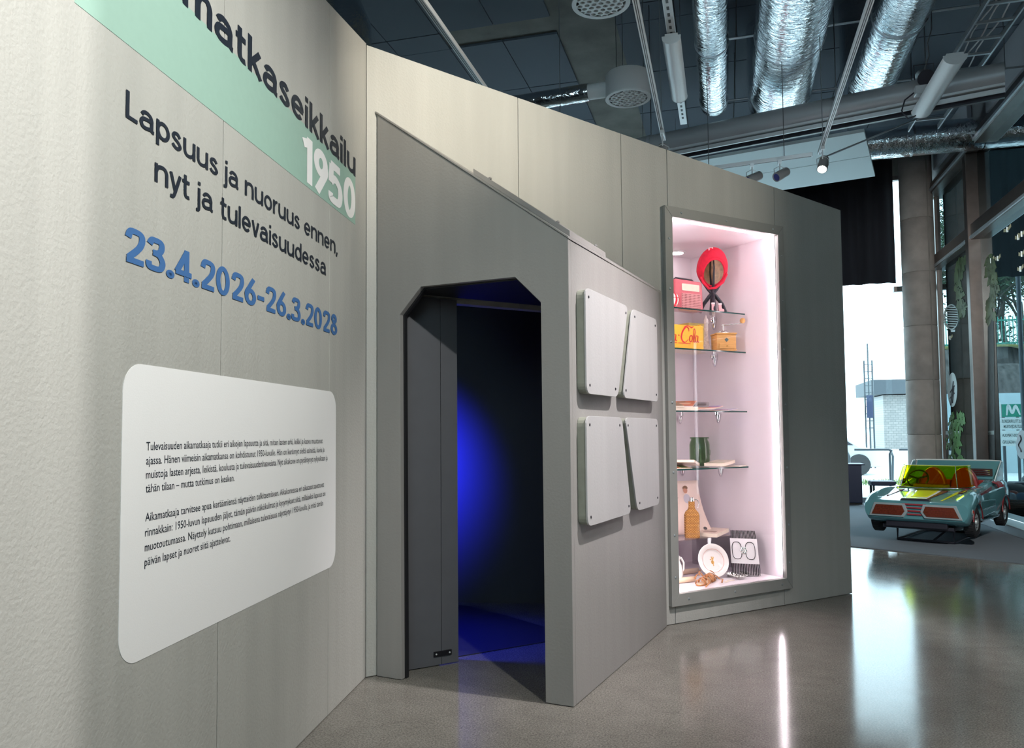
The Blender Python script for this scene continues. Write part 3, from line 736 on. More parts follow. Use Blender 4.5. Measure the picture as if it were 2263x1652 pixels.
# two tiny doll boots
M_boot = mat('doll_boot', (.86, .48, .50), .4)
for i_, (px, lab) in enumerate(((1581, 'tiny pink doll boot on the top shelf, the one nearer the radio'), (1596, 'tiny pink doll boot on the top shelf, the one nearer the shelf end'))):
    b_t = thing('doll_boot', lab, 'doll shoe', at(px, .37, za) @ RZ(VIEW+i_*8), group='doll boots under the bonnet')
    MB().prism(round_poly([(-.020, .006), (.024, .006), (.024, .026), (.004, .032), (.004, .070), (-.020, .072)], .006), -.014, .014).build('upper', M_boot, b_t, bevel=.004)
    MB().box(-.022, .027, -.016, .016, .0008, .006).build('sole', mat('boot_sole', (.82, .70, .68), .5), b_t, bevel=.002)
    MB().box(-.022, .006, -.016, .016, .062, .076).build('cuff', mat('boot_cuff', (.9, .8, .8), .7), b_t, bevel=.003)
# bottle crate with script lettering
zb = SH[1]; d_ = .345
x1 = lu(1555, d_); x0 = x1 - .46; h_ = zz(1553, 717, d_) - zb
cr = thing('bottle_crate', 'yellow wooden bottle crate with red script lettering on the second shelf', 'crate', FB @ T(x1, d_, zb))
MB().box(-.46, 0, 0, .016, .002, h_*.93).build('front_board', M_yel, cr, bevel=.002)
MB().box(-.46, 0, .26, .276, .002, h_*.93).build('rear_board', M_yel, cr, bevel=.002)
MB().box(-.46, 0, -.004, .0, .002, h_*.12).build('base_slat', M_yel, cr, bevel=.001)
for x in (-.46, -.018): MB().box(x, x+.018, .0165, .2595, .002, h_).build('end_board', M_yel, cr, bevel=.002)
MB().box(-.44, -.02, .017, .259, .004, .012).build('bottom_board', M_yel, cr)
# the script: drawn as strokes with swelling width
sm = MB(); ys = -.0022
S_ = h_
def st_(pts, wds, ox, k=1.0): ribbon(sm, [(ox + p[0]*S_*k, (.28 + p[1]*k)*S_) for p in pts], [w_*S_ for w_ in wds], ys)
def ox(f): return -.46*f
bigC = [(.42, .40), (.40, .52), (.28, .56), (.10, .40), (.02, .16), (.10, .0), (.24, -.02), (.38, .10)]
cw = [.02, .05, .03, .07, .08, .06, .03, .015]
st_(bigC, cw, -.470); 
o_ = [(.12, .26), (.04, .20), (.02, .06), (.08, .0), (.15, .08), (.16, .20), (.11, .26), (.20, .22)]
ow = [.03, .045, .05, .035, .045, .045, .03, .015]
st_(o_, ow, -.40); 
sc_c = [(.15, .22), (.10, .26), (.03, .18), (.02, .06), (.08, .0), (.17, .08)]
st_(sc_c, [.035, .03, .05, .055, .03, .015], -.352)
a__ = [(.15, .24), (.07, .25), (.01, .12), (.05, .0), (.12, .06), (.16, .24), (.14, .05), (.18, .0), (.22, .06)]
aw = [.025, .03, .05, .04, .025, .045, .05, .03, .015]
st_(a__, aw, -.318)
st_([(0, .22), (.06, .24)], [.05, .05], -.262)
st_(bigC, cw, -.235); st_([(.10, .40), (.22, .58), (.42, .62), (.55, .56), (.68, .62)], [.03, .045, .03, .045, .015], -.235)
st_(o_, ow, -.150)
st_([(.0, .02), (.06, .02), (.16, .36), (.14, .52), (.08, .44), (.08, .06), (.13, .0), (.18, .06)], [.015, .02, .04, .03, .03, .055, .035, .015], -.118)
st_(a__, aw, -.088)
st_([(-.08, -.10), (.05, -.06), (.16, -.14), (.30, -.10)], [.01, .05, .06, .01], -.430)
sm.build('script_lettering', M_logo, cr)
for x_ in (-.40, -.262): MB().box(x_, x_+.125, -.0022, -.0008, h_*.20, h_*.222).build('printed_line', M_logo, cr)
yb = thing('yellow_box', 'small pale yellow cardboard box standing behind the crate', 'box', FB @ T(lu(1513, .62)+.09, .62, zb))
MB().box(-.09, .09, -.06, .06, .001, .245).build('carton', mat('pale_yellow_card', (.72, .55, .20), .6, var=.08), yb, bevel=.003)
MB().box(-.092, .092, -.062, .062, .205, .249).build('lid', mat('yellow_card_lid', (.78, .62, .22), .6), yb, bevel=.003)
# slender tower figurine
tw = thing('tower_figurine', 'slender white tower-shaped figurine between crate and coffee grinder', 'figurine', at(1562, .47, zb) @ RZ(45))
M_fig = mat('chalk_white', (.74, .66, .64), .6, var=.2, vscale=60)
MB().lathe([(.048, .001), (.036, .012), (.024, .05), (.016, .11), (.013, .17), (.017, .19), (.016, .23), (.020, .236), (.019, .262), (.008, .285), (.002, .305)], 8).build('tower_body', M_fig, tw, smooth=30)
for k in range(4): MB().tube([(.046*math.cos(R(90*k+45)), .046*math.sin(R(90*k+45)), .001), (.020*math.cos(R(90*k+45)), .020*math.sin(R(90*k+45)), .08), (.015*math.cos(R(90*k+45)), .015*math.sin(R(90*k+45)), .17)], .004, 6).build('rib', M_fig, tw)
# coffee grinder
cg = thing('coffee_grinder', 'small wooden box coffee grinder with drawer and hand crank', 'coffee grinder', at(1600, .385, zb) @ RZ(-26))
MB().box(-.085, .085, -.075, .075, .003, .012).build('base_board', M_wood, cg, bevel=.003)
MB().box(-.080, .080, -.070, .070, .0125, .135).build('case_box', M_wood, cg, bevel=.004)
MB().box(-.086, .086, -.076, .076, .1355, .147).build('top_board', M_wood, cg, bevel=.003)
dw = MB().box(-.062, .062, -.078, -.0705, .018, .062).build('drawer', M_wood, cg, bevel=.003)
MB().ball((0, -.084, .04), .007, 10, 6).build('knob', mat('brass', (.45, .28, .08), .3, .9), dw, smooth=60)
MB().prism([(0, .072), (.018, .090), (0, .108), (-.018, .090)], -.0735, -.0705).build('emblem', M_tin, cg)
MB().lathe([(.058, .1475), (.056, .154), (.042, .166), (.018, .172), (.008, .173)], 20).build('hopper_dome', M_tin, cg, smooth=40)
ck = MB().tube([(0, 0, .172), (0, 0, .225)], .005, 8).build('spindle', M_tin, cg, smooth=60)
MB().tube([(-.012, 0, .215), (0, 0, .218), (.09, -.01, .226), (.155, -.02, .232)], .0042, 8).build('crank_arm', M_tin, cg, smooth=60)
MB().lathe([(.006, .230), (.016, .236), (.022, .248), (.021, .262), (.013, .272), (.002, .275)], 16, T(.155, -.02, 0)).build('crank_knob', M_wood, cg, smooth=50)
# booklets on the third shelf
def booklet(px, d, z, w_, l_, turn, tilt, c, lab, h=.006, stripe=None, nm='booklet'):
    b = thing(nm, lab, 'booklet', at(px, d, z) @ RZ(turn) @ RX(tilt))
    cm = mat('print_%d_%d_%d' % tuple(int(k*99) for k in c), c, .35, var=.25, vscale=14)
    MB().box(-w_/2+.002, w_/2-.001, .0, l_-.002, .0008, h-.0012).build('pages', M_cream, b)
    cv = MB().box(-w_/2, w_/2, 0, l_, h-.001, h).build('cover', cm, b)
    MB().box(-w_/2, w_/2, 0, l_, 0, .0007).build('rear_cover', cm, b)
    for (xa, xb, ya, yb_, cc) in (stripe or []):
        MB().box(w_*xa, w_*xb, l_*ya, l_*yb_, h+.0002, h+.0006).build('print_block', mat('ink_%d_%d_%d' % tuple(int(k*99) for k in cc), cc, .4), cv)
    return b
zc = SH[2]
ORG, BLU, GRY, BRN, PNK, TAN = (.60, .16, .06), (.06, .09, .50), (.32, .31, .32), (.26, .15, .05), (.75, .38, .36), (.70, .45, .28)
booklet(1482, .36, zc+.030, .20, .24, -30, 8, BRN, 'brown illustrated booklet at the left of the third shelf', .008, [(-.3, .1, .2, .6, ORG)])
booklet(1505, .40, zc+.032, .17, .22, -52, 12, ORG, 'orange picture booklet lying on the third shelf', .008, [(-.3, .3, .3, .6, TAN), (-.4, .0, .7, .9, BRN)])
booklet(1535, .44, zc+.024, .20, .26, -46, 11, GRY, 'grey photo booklet lying on the third shelf', .008, [(-.4, -.05, .2, .5, (.10, .09, .09)), (.05, .4, .3, .7, (.12, .1, .1))])
booklet(1552, .345, zc+.012, .17, .25, -62, 6, PNK, 'pink and blue comic booklet on the third shelf', .007, [(-.45, .45, .70, .95, BLU), (-.3, .2, .1, .4, ORG)])
booklet(1585, .35, zc+.001, .16, .24, -66, 3, BLU, 'blue comic booklet with pink cover picture at the shelf end', .008, [(-.3, .35, .15, .55, (.7, .2, .25))])
wbk = booklet(1508, .335, zc+.001, .26, .22, -14, 0, (.80, .76, .80), 'white booklet with blue print on the front of the third shelf', .030, [(-.4, .3, .1, .3, (.2, .25, .6))])
# jar and papers on the fourth shelf
zd = SH[3]
jr = thing('glass_jar', 'green glass preserving jar standing on the fourth shelf', 'jar', at(1542, .58, zd))
M_green = glass('green_glass', (.66, .79, .64), .9, 1.45)
jar_out = [(.01, .003), (.072, .003), (.080, .012), (.083, .04), (.083, .175), (.078, .20), (.070, .215), (.070, .224), (.078, .228), (.078, .236)]
MB().lathe(jar_out, 32, cap=False).build('jar_wall', M_green, jr, smooth=50)
MB().lathe([(r-.006 if r > .02 else r, z+.004) for r, z in jar_out], 32, cap=False).build('inner_wall', M_green, jr, smooth=50)
MB().lathe([(.078, .2365), (.079, .239), (.070, .239)], 32, cap=False).build('rim', mat('jar_rim', (.05, .10, .05), .2), jr, smooth=50)
MB().tube([(-.038 + .018*math.cos(t/14*2*PI), -.0745 - .0, .115 + .022*math.sin(t/14*2*PI)) for t in range(14)], .0018, 5, closed=True, M=RZ(60)).build('embossed_ring', M_green, jr)
booklet(1500, .37, zd+.050, .21, .27, -52, -8, (.62, .47, .40), 'open book with black line drawings, leaning on the fourth shelf', .020, [(-.4, -.1, .2, .7, BRN), (.0, .3, .1, .5, (.2, .25, .1))], 'open_book')
booklet(1500, .36, zd+.001, .19, .20, -20, 5, (.75, .62, .40), 'small coloured picture sheet lying at the front of the fourth shelf', .004, [(-.4, .0, .1, .6, (.5, .08, .04)), (.1, .4, .2, .8, (.1, .2, .05))], 'picture_sheet')
booklet(1572, .35, zd+.010, .16, .27, -66, 4, (.74, .62, .48), 'closed cream book in front of the green jar', .024, [(-.4, .4, .2, .3, (.3, .35, .15))], 'closed_book')
booklet(1612, .36, zd+.001, .13, .20, -70, 0, (.80, .70, .66), 'thin pale leaflet near the end of the fourth shelf', .008, None, 'leaflet')
gm = thing('glass_marble', 'clear glass marble on the fourth shelf beside the leaflet', 'marble', at(1593, .332, zd+.013))
MB().ball((0, 0, 0), .0125, 14, 8).build('marble_ball', glass('marble_glass', (.85, .85, .9), .9, 1.6), gm, smooth=80)
MB().ball((0, 0, 0), .006, 10, 6).build('marble_core', M_chrome, gm, smooth=80)
# acrylic riser on the case floor
zf = Z0
M_acr = glass('acrylic', (.90, .89, .91), .9, 1.35)
rz = zz(1600, 1181, .46) - zf
xr = lu(1609, .40)
ri = thing('acrylic_riser', 'clear acrylic riser box standing on the case floor', 'riser', FB @ T(xr, .40, zf))
MB().box(-.62, 0, 0, .46, rz-.006, rz).build('top_sheet', M_acr, ri)
MB().box(-.62, 0, 0, .005, .001, rz-.0065).build('front_sheet', M_acr, ri)
MB().box(-.005, 0, .0055, .46, .001, rz-.0065).build('side_sheet', M_acr, ri)
MB().box(-.62, -.615, .0055, .46, .001, rz-.0065).build('side_sheet', M_acr, ri)
zr = zf + rz
# curved picture card
pc = thing('picture_card', 'tall curved cream picture card with a small figure print on the riser', 'picture card', at(1512, .68, zr) @ RZ(-24))
def card(u, v):
    z = v*.43
    x = -.16 + u*(.27 + .09*(1-v)**2)
    y = -.10*(1-v)**1.5 + .04*u*u
    return (x, y, .004 + z)
MB().grid(card, 12, 12).build('card_sheet', mat('pale_pink_card', (.86, .66, .58), .5, var=.05, vscale=6), pc, smooth=80, solid=.003)
def patch(cx, cz, rx, rz_, c, n=14):
    m = MB(); P = []
    for k in range(n):
        a = 2*PI*k/n; u = cx + rx*math.cos(a); v = cz + rz_*math.sin(a); p = card(u, v); P.append((p[0], p[1]-.0035, p[2]))
    m.raw(P, [tuple(range(n))]); m.build('print_patch', mat('pr_%d_%d_%d' % tuple(int(k*99) for k in c), c, .5), pc, solid=.0006)
patch(.56, .66, .11, .09, (.55, .50, .55)); patch(.54, .815, .070, .055, (.62, .30, .20)); patch(.54, .865, .085, .040, (.22, .11, .06)); patch(.70, .54, .06, .035, (.30, .28, .34))
patch(.12, .84, .06, .022, (.75, .25, .28)); patch(.20, .68, .10, .006, (.35, .25, .22)); patch(.85, .10, .05, .03, (.10, .08, .08))
# wicker bottle
wk = thing('wicker_bottle', 'wicker-covered flask with metal cap on the riser', 'bottle', at(1522, .47, zr) @ RZ(-30))
def wicker():
    m = bpy.data.materials.new('wicker'); m.use_nodes = True; nt = m.node_tree; b = nt.nodes['Principled BSDF']
    tc = nt.nodes.new('ShaderNodeTexCoord'); ck_ = nt.nodes.new('ShaderNodeTexBrick'); ck_.inputs['Scale'].default_value = 26
    ck_.inputs['Color1'].default_value = (.72, .36, .10, 1); ck_.inputs['Color2'].default_value = (.60, .27, .06, 1); ck_.inputs['Mortar'].default_value = (.28, .11, .02, 1); ck_.inputs['Mortar Size'].default_value = .06
    mp = nt.nodes.new('ShaderNodeMapping'); mp.inputs['Rotation'].default_value = (R(90), 0, 0)
    nt.links.new(tc.outputs['Object'], mp.inputs['Vector']); nt.links.new(mp.outputs['Vector'], ck_.inputs['Vector']); nt.links.new(ck_.outputs['Color'], b.inputs['Base Color'])
    bp_ = nt.nodes.new('ShaderNodeBump'); bp_.inputs['Strength'].default_value = .6; bp_.inputs['Distance'].default_value = .004
    nt.links.new(ck_.outputs['Fac'], bp_.inputs['Height']); bp_.invert = True; nt.links.new(bp_.outputs['Normal'], b.inputs['Normal'])
    b.inputs['Roughness'].default_value = .7
    return m
M_wick = wicker()
def flask(u, v):
    prof = [(0, .056), (.04, .058), (.62, .058), (.70, .050), (.78, .030), (.84, .024), (1.0, .024)]
    for (v0, r0), (v1, r1) in zip(prof, prof[1:]):
        if v <= v1: r = r0 + (r1-r0)*(v-v0)/(v1-v0); break
    a = u*2*PI; ca, sa = math.cos(a), math.sin(a); e = .55
    return (r*math.copysign(abs(ca)**e, ca), r*.75*math.copysign(abs(sa)**e, sa), .002 + v*.285)
MB().grid(flask, 32, 40).build('woven_cover', M_wick, wk, smooth=60)
MB().lathe([(.020, .287), (.020, .300), (.017, .304), (.017, .318), (.004, .320)], 16).build('cap', M_tin, wk, smooth=40)
MB().tube([(.022, 0, .30), (.048, 0, .298), (.060, 0, .27), (.046, 0, .235)], .004, 8).build('carry_loop', M_tin, wk, smooth=60)
booklet(1553, .44, zr+.001, .17, .30, -64, 2, (.78, .60, .50), 'small cream paperback lying on the riser beside the wicker flask', .030, [(-.3, .3, .2, .4, (.4, .25, .2))], 'paperback')
# plate leaning on the riser
pt = thing('picture_plate', 'cream porcelain plate with small ochre motif leaning against the riser', 'plate', FB @ T(lu(1562, .30), .29, zf + .130) @ RZ(-16) @ RX(72) @ Matrix.Scale(.93, 4))
MB().lathe([(.002, .006), (.075, .006), (.088, .012), (.098, .022), (.136, .030), (.139, .028), (.137, .024), (.095, .014), (.084, .002), (.002, 0)], 44, cap=False).build('plate_dish', M_porc, pt, smooth=40)
MB().lathe([(.094, .0222), (.098, .0246)], 44, cap=False).build('rim_line', mat('rose_line', (.72, .42, .36), .3), pt)
mo = MB()
for cx, cy, rx, ry in ((0, -.012, .014, .017), (.003, .014, .010, .009), (-.016, .010, .006, .005), (.012, .026, .005, .008), (-.004, .028, .004, .008), (.004, -.036, .004, .008)):
    mo.raw([(cx + rx*math.cos(k*PI/6), cy + ry*math.sin(k*PI/6), .0068 + .0003*abs(cx)) for k in range(12)], [tuple(range(12))])
mo.build('painted_motif', mat('ochre_glaze', (.62, .34, .10), .3, var=.3, vscale=90), pt)
# ribbed bundle with white card
rb = thing('ribbed_bundle', 'bundle of black ribs wrapped in a white card with two loops', 'hair rollers', FB @ T(lu(1638, .20), .20, zf + .002) @ RZ(-50) @ Matrix.Scale(.90, 4))
M_rib = mat('black_wire', (.03, .028, .03), .3, .5)
for k in range(18):
    x = -.115 + .23*k/17
    MB().tube([(x*.86-.03, .115, .375), (x*.90-.022, .085, .32), (x*.95-.01, .03, .17), (x, -.010, .065), (x, -.016, .030), (x, .004, .009), (x, .045, .006)], .0042, 6).build('rib', M_rib, rb, smooth=60)
cdp = [(-.122, .005, .105), (.112, .005, .105), (.092, .076, .312), (-.136, .076, .312)]
MB().raw([(x, y-.012, z) for x, y, z in cdp] + [(x, y-.010, z) for x, y, z in cdp], [(0, 1, 2, 3), (7, 6, 5, 4), (0, 4, 5, 1), (1, 5, 6, 2), (2, 6, 7, 3), (3, 7, 4, 0)]).build('white_card', mat('white_card', (.80, .76, .76), .5), rb)
def oncard(s, t, off=.016): return (-.122 + .234*s - .017*t, .005 + .071*t - off, .105 + .207*t)
for cx in (.24, .72):
    P = [oncard(cx + .17*math.copysign(abs(math.cos(k*PI/16))**.7, math.cos(k*PI/16)), .52 + .34*math.copysign(abs(math.sin(k*PI/16))**.7, math.sin(k*PI/16))) for k in range(32)]
    MB().tube(P, .0028, 6, closed=True).build('wire_loop', M_rib, rb, smooth=60)
fl = MB()
for k in range(6):
    a = k*PI/3; c0 = oncard(.48 + .08*math.cos(a), .52 + .10*math.sin(a), .019); fl.ball(c0, .013, 10, 6, (1, .35, 1))
fl.ball(oncard(.48, .52, .020), .012, 10, 6, (1, .5, 1)); fl.build('silver_flower', M_tin, rb, smooth=60)
# fluted tins
def tin(px, py, lab, s, tl, dz=0.0):
    p = see(px, py, FB, 2, zf)
    t = thing('tart_tin', lab, 'baking tin', FB @ T(p.x, p.y, zf + .003 + dz) @ RZ(random.uniform(0, 60)) @ RX(tl), group='fluted tart tins')
    m = MB(); n = 48; vs = []; pr = [(.010, .002), (.030, .002), (.050, .020), (.054, .021)]
    for i, (r, z) in enumerate(pr):
        for j in range(n):
            f = 1 + (.10 if i >= 1 else 0)*math.cos(12*2*PI*j/n)
            vs.append((r*f*s*math.cos(2*PI*j/n), r*f*s*math.sin(2*PI*j/n)*.8, z*s))
    m.raw(vs, [(i*n+j, i*n+(j+1) % n, (i+1)*n+(j+1) % n, (i+1)*n+j) for i in range(3) for j in range(n)] + [tuple(range(n))])
    m.build('fluted_shell', M_tin, t, smooth=35, solid=.0015)
    MB().tube([(.054*s*(1+.1*math.cos(12*2*PI*j/n))*math.cos(2*PI*j/n), .043*s*(1+.1*math.cos(12*2*PI*j/n))*math.sin(2*PI*j/n), .021*s) for j in range(n)], .0012, 5, closed=True).build('rolled_rim', M_tin, t)
tin(1617, 1274, 'small fluted silver tart tin, the one nearest the plate', 1.0, 8)
tin(1637, 1279, 'small fluted silver tart tin at the front of the group', 1.05, -6)
tin(1646, 1272, 'small fluted silver tart tin nearest the ribbed bundle', .95, 10)
for i_, (px, py, lab) in enumerate(((1606, 1285, 'small cream ticket on the case floor, nearest the leather straps'), (1615, 1282, 'small cream ticket on the case floor beside the tart tins'))):
    p = see(px, py, FB, 2, zf)
    tk = MB().prism(rrect(-.03, .03, -.012, .012, .003, 2), 0, .0012, 'xy').build('paper_ticket', M_cream, M=FB @ T(p.x, p.y, zf + .001) @ RZ(20-50*i_)); tag(tk, lab, 'ticket')
# tan leather sandals
M_leath = mat('tan_leather', (.50, .20, .07), .5, var=.2, vscale=25, bump=.2, bscale=80)
M_insole = mat('pale_insole', (.82, .60, .42), .6, var=.1)
def strap(m, pts, w_=.016, th=.004):
    P = [Vector(p) for p in pts]; vs = []; n = len(P)
    for i in range(n):
        t = (P[min(i+1, n-1)] - P[max(i-1, 0)]).normalized(); s = t.cross(Vector((0, 0, 1)));
        if s.length < .2: s = Vector((0, 1, 0))
        s.normalize(); s *= w_/2
        vs += [tuple(P[i]+s), tuple(P[i]-s)]
    m.raw(vs, [(2*i, 2*i+1, 2*i+3, 2*i+2) for i in range(n-1)])
def arc(cx, cy, w_, h, ang, n=9):
    ca, sa = math.cos(R(ang)), math.sin(R(ang))
    return [(cx + ca*w_*math.cos(PI*k/(n-1)), cy + sa*w_*math.cos(PI*k/(n-1)), .008 + h*math.sin(PI*k/(n-1))) for k in range(n)]
for (px, py, tn, lab) in ((1556, 1290, 200, 'tan leather child sandal lying nearest the front glass'), (1570, 1281, 225, 'tan leather child sandal lying nearest the plate')):
    p = see(px, py, FB, 2, zf)
    sd_ = thing('leather_sandal', lab, 'sandal', FB @ T(p.x, p.y, zf) @ RZ(tn), group='leather sandals on the case floor')
    def sole(u, v):
        a = u*2*PI; x = .105*math.cos(a); y = (.036 + .008*math.cos(a))*math.sin(a)
        return (x, y, .001 + .012*v)
    ms_ = MB(); n = 28
    ms_.prism([(sole(k/n, 0)[0], sole(k/n, 0)[1]) for k in range(n)], .001, .010, 'xy'); ms_.build('sole', M_leath, sd_, bevel=.002)
    ms_ = MB(); ms_.prism([(sole(k/n, 0)[0]*.94, sole(k/n, 0)[1]*.9) for k in range(n)], .0105, .013, 'xy'); ms_.build('insole', M_insole, sd_)
    for cx, hh, an in ((.06, .035, 90), (.03, .042, 70), (.00, .046, 110), (-.05, .055, 90)):
        m = MB(); strap(m, arc(cx, 0, .038, hh, an)); m.build('strap', M_leath, sd_, smooth=60, solid=.004)
    m = MB(); strap(m, [(-.085, -.03, .012), (-.10, -.02, .045), (-.104, 0, .055), (-.10, .02, .045), (-.085, .03, .012)], .02); m.build('heel_strap', M_leath, sd_, smooth=60, solid=.004)
    m = MB(); strap(m, [(.0, .035, .04), (.05, .07, .02), (.11, .09, .03), (.15, .085, .012)], .012); m.build('loose_strap', M_leath, sd_, smooth=60, solid=.003)
    m = MB(); strap(m, [(-.05, -.035, .05), (-.07, -.06, .07), (-.05, -.085, .05), (-.01, -.08, .03)], .012); m.build('loose_strap', M_leath, sd_, smooth=60, solid=.003)
for (px, py, tn, ln, lab) in ((1522, 1268, 62, .20, 'rolled cream paper on the case floor, farther from the front glass'), (1515, 1287, 54, .17, 'rolled cream paper on the case floor near the front glass')):
    p = see(px, py, FB, 2, zf)
    ro = thing('paper_roll', lab, 'paper roll', FB @ T(p.x, p.y, zf + .024) @ RZ(tn-60) @ RY(90) @ T(0, 0, -ln/2))
    MB().tube([(.006*math.cos(t*.7)*(1+t*.10), .006*math.sin(t*.7)*(1+t*.10), 0) for t in range(3)], .001, 4).build('roll_core', M_cream, ro)
    m = MB(); n = 60
    m.grid(lambda u, v: ((.010 + .012*u)*math.cos(u*14), (.010 + .012*u)*math.sin(u*14), v*ln), n, 1); m.build('paper_sheet', M_insole, ro, smooth=60, solid=.0012)
wv_ = thing('porcelain_pitcher', 'small white porcelain pitcher at the left edge of the case floor', 'pitcher', at(1483, .30, zf))
MB().lathe([(.040, .001), (.052, .02), (.060, .07), (.050, .13), (.036, .165), (.042, .195), (.040, .196), (.032, .165), (.040, .13)], 24, cap=False).build('pitcher_body', M_porc, wv_, smooth=50)
MB().tube([(.055, 0, .06), (.085, 0, .09), (.088, 0, .14), (.062, 0, .178), (.036, 0, .17)], .008, 8).build('handle', M_porc, wv_, smooth=60)
# ------------------------------------------------------------------ services under the ceiling
M_track = mat('white_track', (.62, .65, .67), .35, .3)
M_slot = mat('track_slot', (.06, .065, .07), .5)
M_wire = mat('steel_wire', (.20, .21, .22), .4, .8)
def foil(name, c=(.82, .85, .88), sc_=9.0):
    """crumpled aluminium foil"""
    m = bpy.data.materials.new(name); m.use_nodes = True; nt = m.node_tree; b = nt.nodes['Principled BSDF']
    b.inputs['Base Color'].default_value = (*c, 1); b.inputs['Metallic'].default_value = 1; b.inputs['Roughness'].default_value = .07
    tc = nt.nodes.new('ShaderNodeTexCoord'); mp = nt.nodes.new('ShaderNodeMapping'); mp.inputs['Scale'].default_value = (1, 2.2, 1)
    nt.links.new(tc.outputs['Object'], mp.inputs['Vector'])
    v = nt.nodes.new('ShaderNodeTexVoronoi'); v.inputs['Scale'].default_value = sc_; v.feature = 'F1'
    n = nt.nodes.new('ShaderNodeTexNoise'); n.inputs['Scale'].default_value = sc_*1.6; n.inputs['Detail'].default_value = 3; n.inputs['Roughness'].default_value = .5; n.inputs['Distortion'].default_value = 1.5
    nt.links.new(mp.outputs['Vector'], v.inputs['Vector']); nt.links.new(mp.outputs['Vector'], n.inputs['Vector'])
    ad = nt.nodes.new('ShaderNodeMath'); ad.operation = 'MULTIPLY_ADD'; ad.inputs[1].default_value = .8
    nt.links.new(v.outputs['Distance'], ad.inputs[0]); nt.links.new(n.outputs['Fac'], ad.inputs[2])
    bp_ = nt.nodes.new('ShaderNodeBump'); bp_.inputs['Strength'].default_value = .30; bp_.inputs['Distance'].default_value = .022
    nt.links.new(ad.outputs[0], bp_.inputs['Height']); nt.links.new(bp_.outputs['Normal'], b.inputs['Normal'])
    return m
M_foil = foil('duct_foil')
M_tape = mat('foil_tape', (.42, .44, .47), .3, 1.0, bump=.4, bscale=60)
def duct(label, path, r, bands, n=28, name='foil_duct'):
    P0 = Vector(path[0])
    t = thing(name, label, 'duct', FR @ Matrix.Translation(P0))
    Q = [Vector(p)-P0 for p in path]
    MB().tube(Q, r, n).build('foil_skin', M_foil, t, smooth=60)
    for a, d in bands:
        a = Vector(a)-P0; d = Vector(d).normalized()
        MB().tube([a - d*.012, a + d*.012], r+.006, n).build('tape_band', M_tape, t, smooth=60)
    return t
def elbow(r_, s0, s1, z, up, k=8):
    P = [(r_, s, z) for s in [s0 + (s1-up-s0)*i/14 for i in range(15)]]
    for i in range(1, k+1):
        a = PI/2*i/k; P.append((r_, s1-up + up*math.sin(a), z + up*(1-math.cos(a))))
    P.append((r_, s1, 6.39)); return P
Y_ = (0, 1, 0)
duct('narrow foil-wrapped duct, leftmost of the three parallel ceiling ducts', elbow(-.05, -3, 9.8, 5.25, .5), .165, [((-.05, s, 5.25), Y_) for s in (3.4, 5.4, 7.9, 9.3)])
duct('widest foil-wrapped duct, middle of the three parallel ceiling ducts', elbow(.69, -3, 10.0, 5.22, .6), .335, [((.69, s, 5.22), Y_) for s in (3.4, 5.6, 7.85, 9.2)])
duct('foil-wrapped duct nearest the cable ladder, right of the three parallel ducts', elbow(1.66, -3, 9.8, 5.24, .5), .25, [((1.66, s, 5.24), Y_) for s in (3.4, 5.6, 7.8, 9.2)])
pA = see(1925, 318, FR, 1, 12.6); pB = see(2078, 318, FR, 1, 12.6)
duct('foil-wrapped cross duct ending at the grey wall above the glass', [(pA.x-.35, 12.6, pA.z), (pA.x+.2, 12.6, pA.z), (WR-.012, 12.6, pA.z)], .235, [((pA.x+.55, 12.6, pA.z), (1, 0, 0))])
pC = see(775, 18, FR, 2, 5.3)
duct('foil-wrapped duct end hanging beyond the left partition', [(pC.x-1.6, pC.y+.2, 5.6), (pC.x-.5, pC.y+.06, 5.55), (pC.x-.12, pC.y, 5.42), (pC.x, pC.y, 5.12), (pC.x+.01, pC.y, 4.72)], .19, [((pC.x+.005, pC.y, 4.80), (0, 0, 1))])
duct('dark foil-wrapped duct low behind the back partition', [(-3.6, 10.9, 4.75), (-2.2, 10.8, 4.72), (-1.0, 10.7, 4.70), (-.35, 10.65, 4.70)], .24, [((-1.6, 10.75, 4.71), (1, -.08, 0))])

# light tracks
def light_track(lab, r0, s0, r1, s1, z=3.9, hz=6.40):
    d = Vector((r1-r0, s1-s0, 0)); L = d.length; ang = math.degrees(math.atan2(d.y, d.x))
    t = thing('light_track', lab, 'light track', FR @ T(r0, s0, z) @ RZ(ang))
    MB().box(0, L, -.018, .018, 0, .034).build('rail', M_track, t, bevel=.002)
    for y in (-.009, .003): MB().box(.01, L-.01, y, y+.006, -.001, .001).build('slot', M_slot, t)
    k = max(2, int(L/2.2))
    for i in range(k):
        x = .25 + (L-.5)*i/(k-1)
        MB().tube([(x, 0, .034), (x, 0, hz-z)], .004, 6).build('hanger', M_wire, t)
    return t
light_track('white ceiling light track seen over the left end of the back wall', -1.68, 3.0, -1.68, 8.5)
light_track('white ceiling light track between diffuser and slotted rail', -.44, -1.5, -.47, 6.85, hz=6.38)
light_track('white ceiling light track crossing in front of the silver ducts', .88, -1.5, .90, 7.62, hz=4.90)
light_track('short white cross track carrying two spotlights over the wall', -.35, 7.80, .84, 7.64, hz=4.85)
light_track('white ceiling light track added out of view near the glass wall', 2.85, -1.5, 2.85, 7.0)  # unseen track added to carry the extra fill lamps
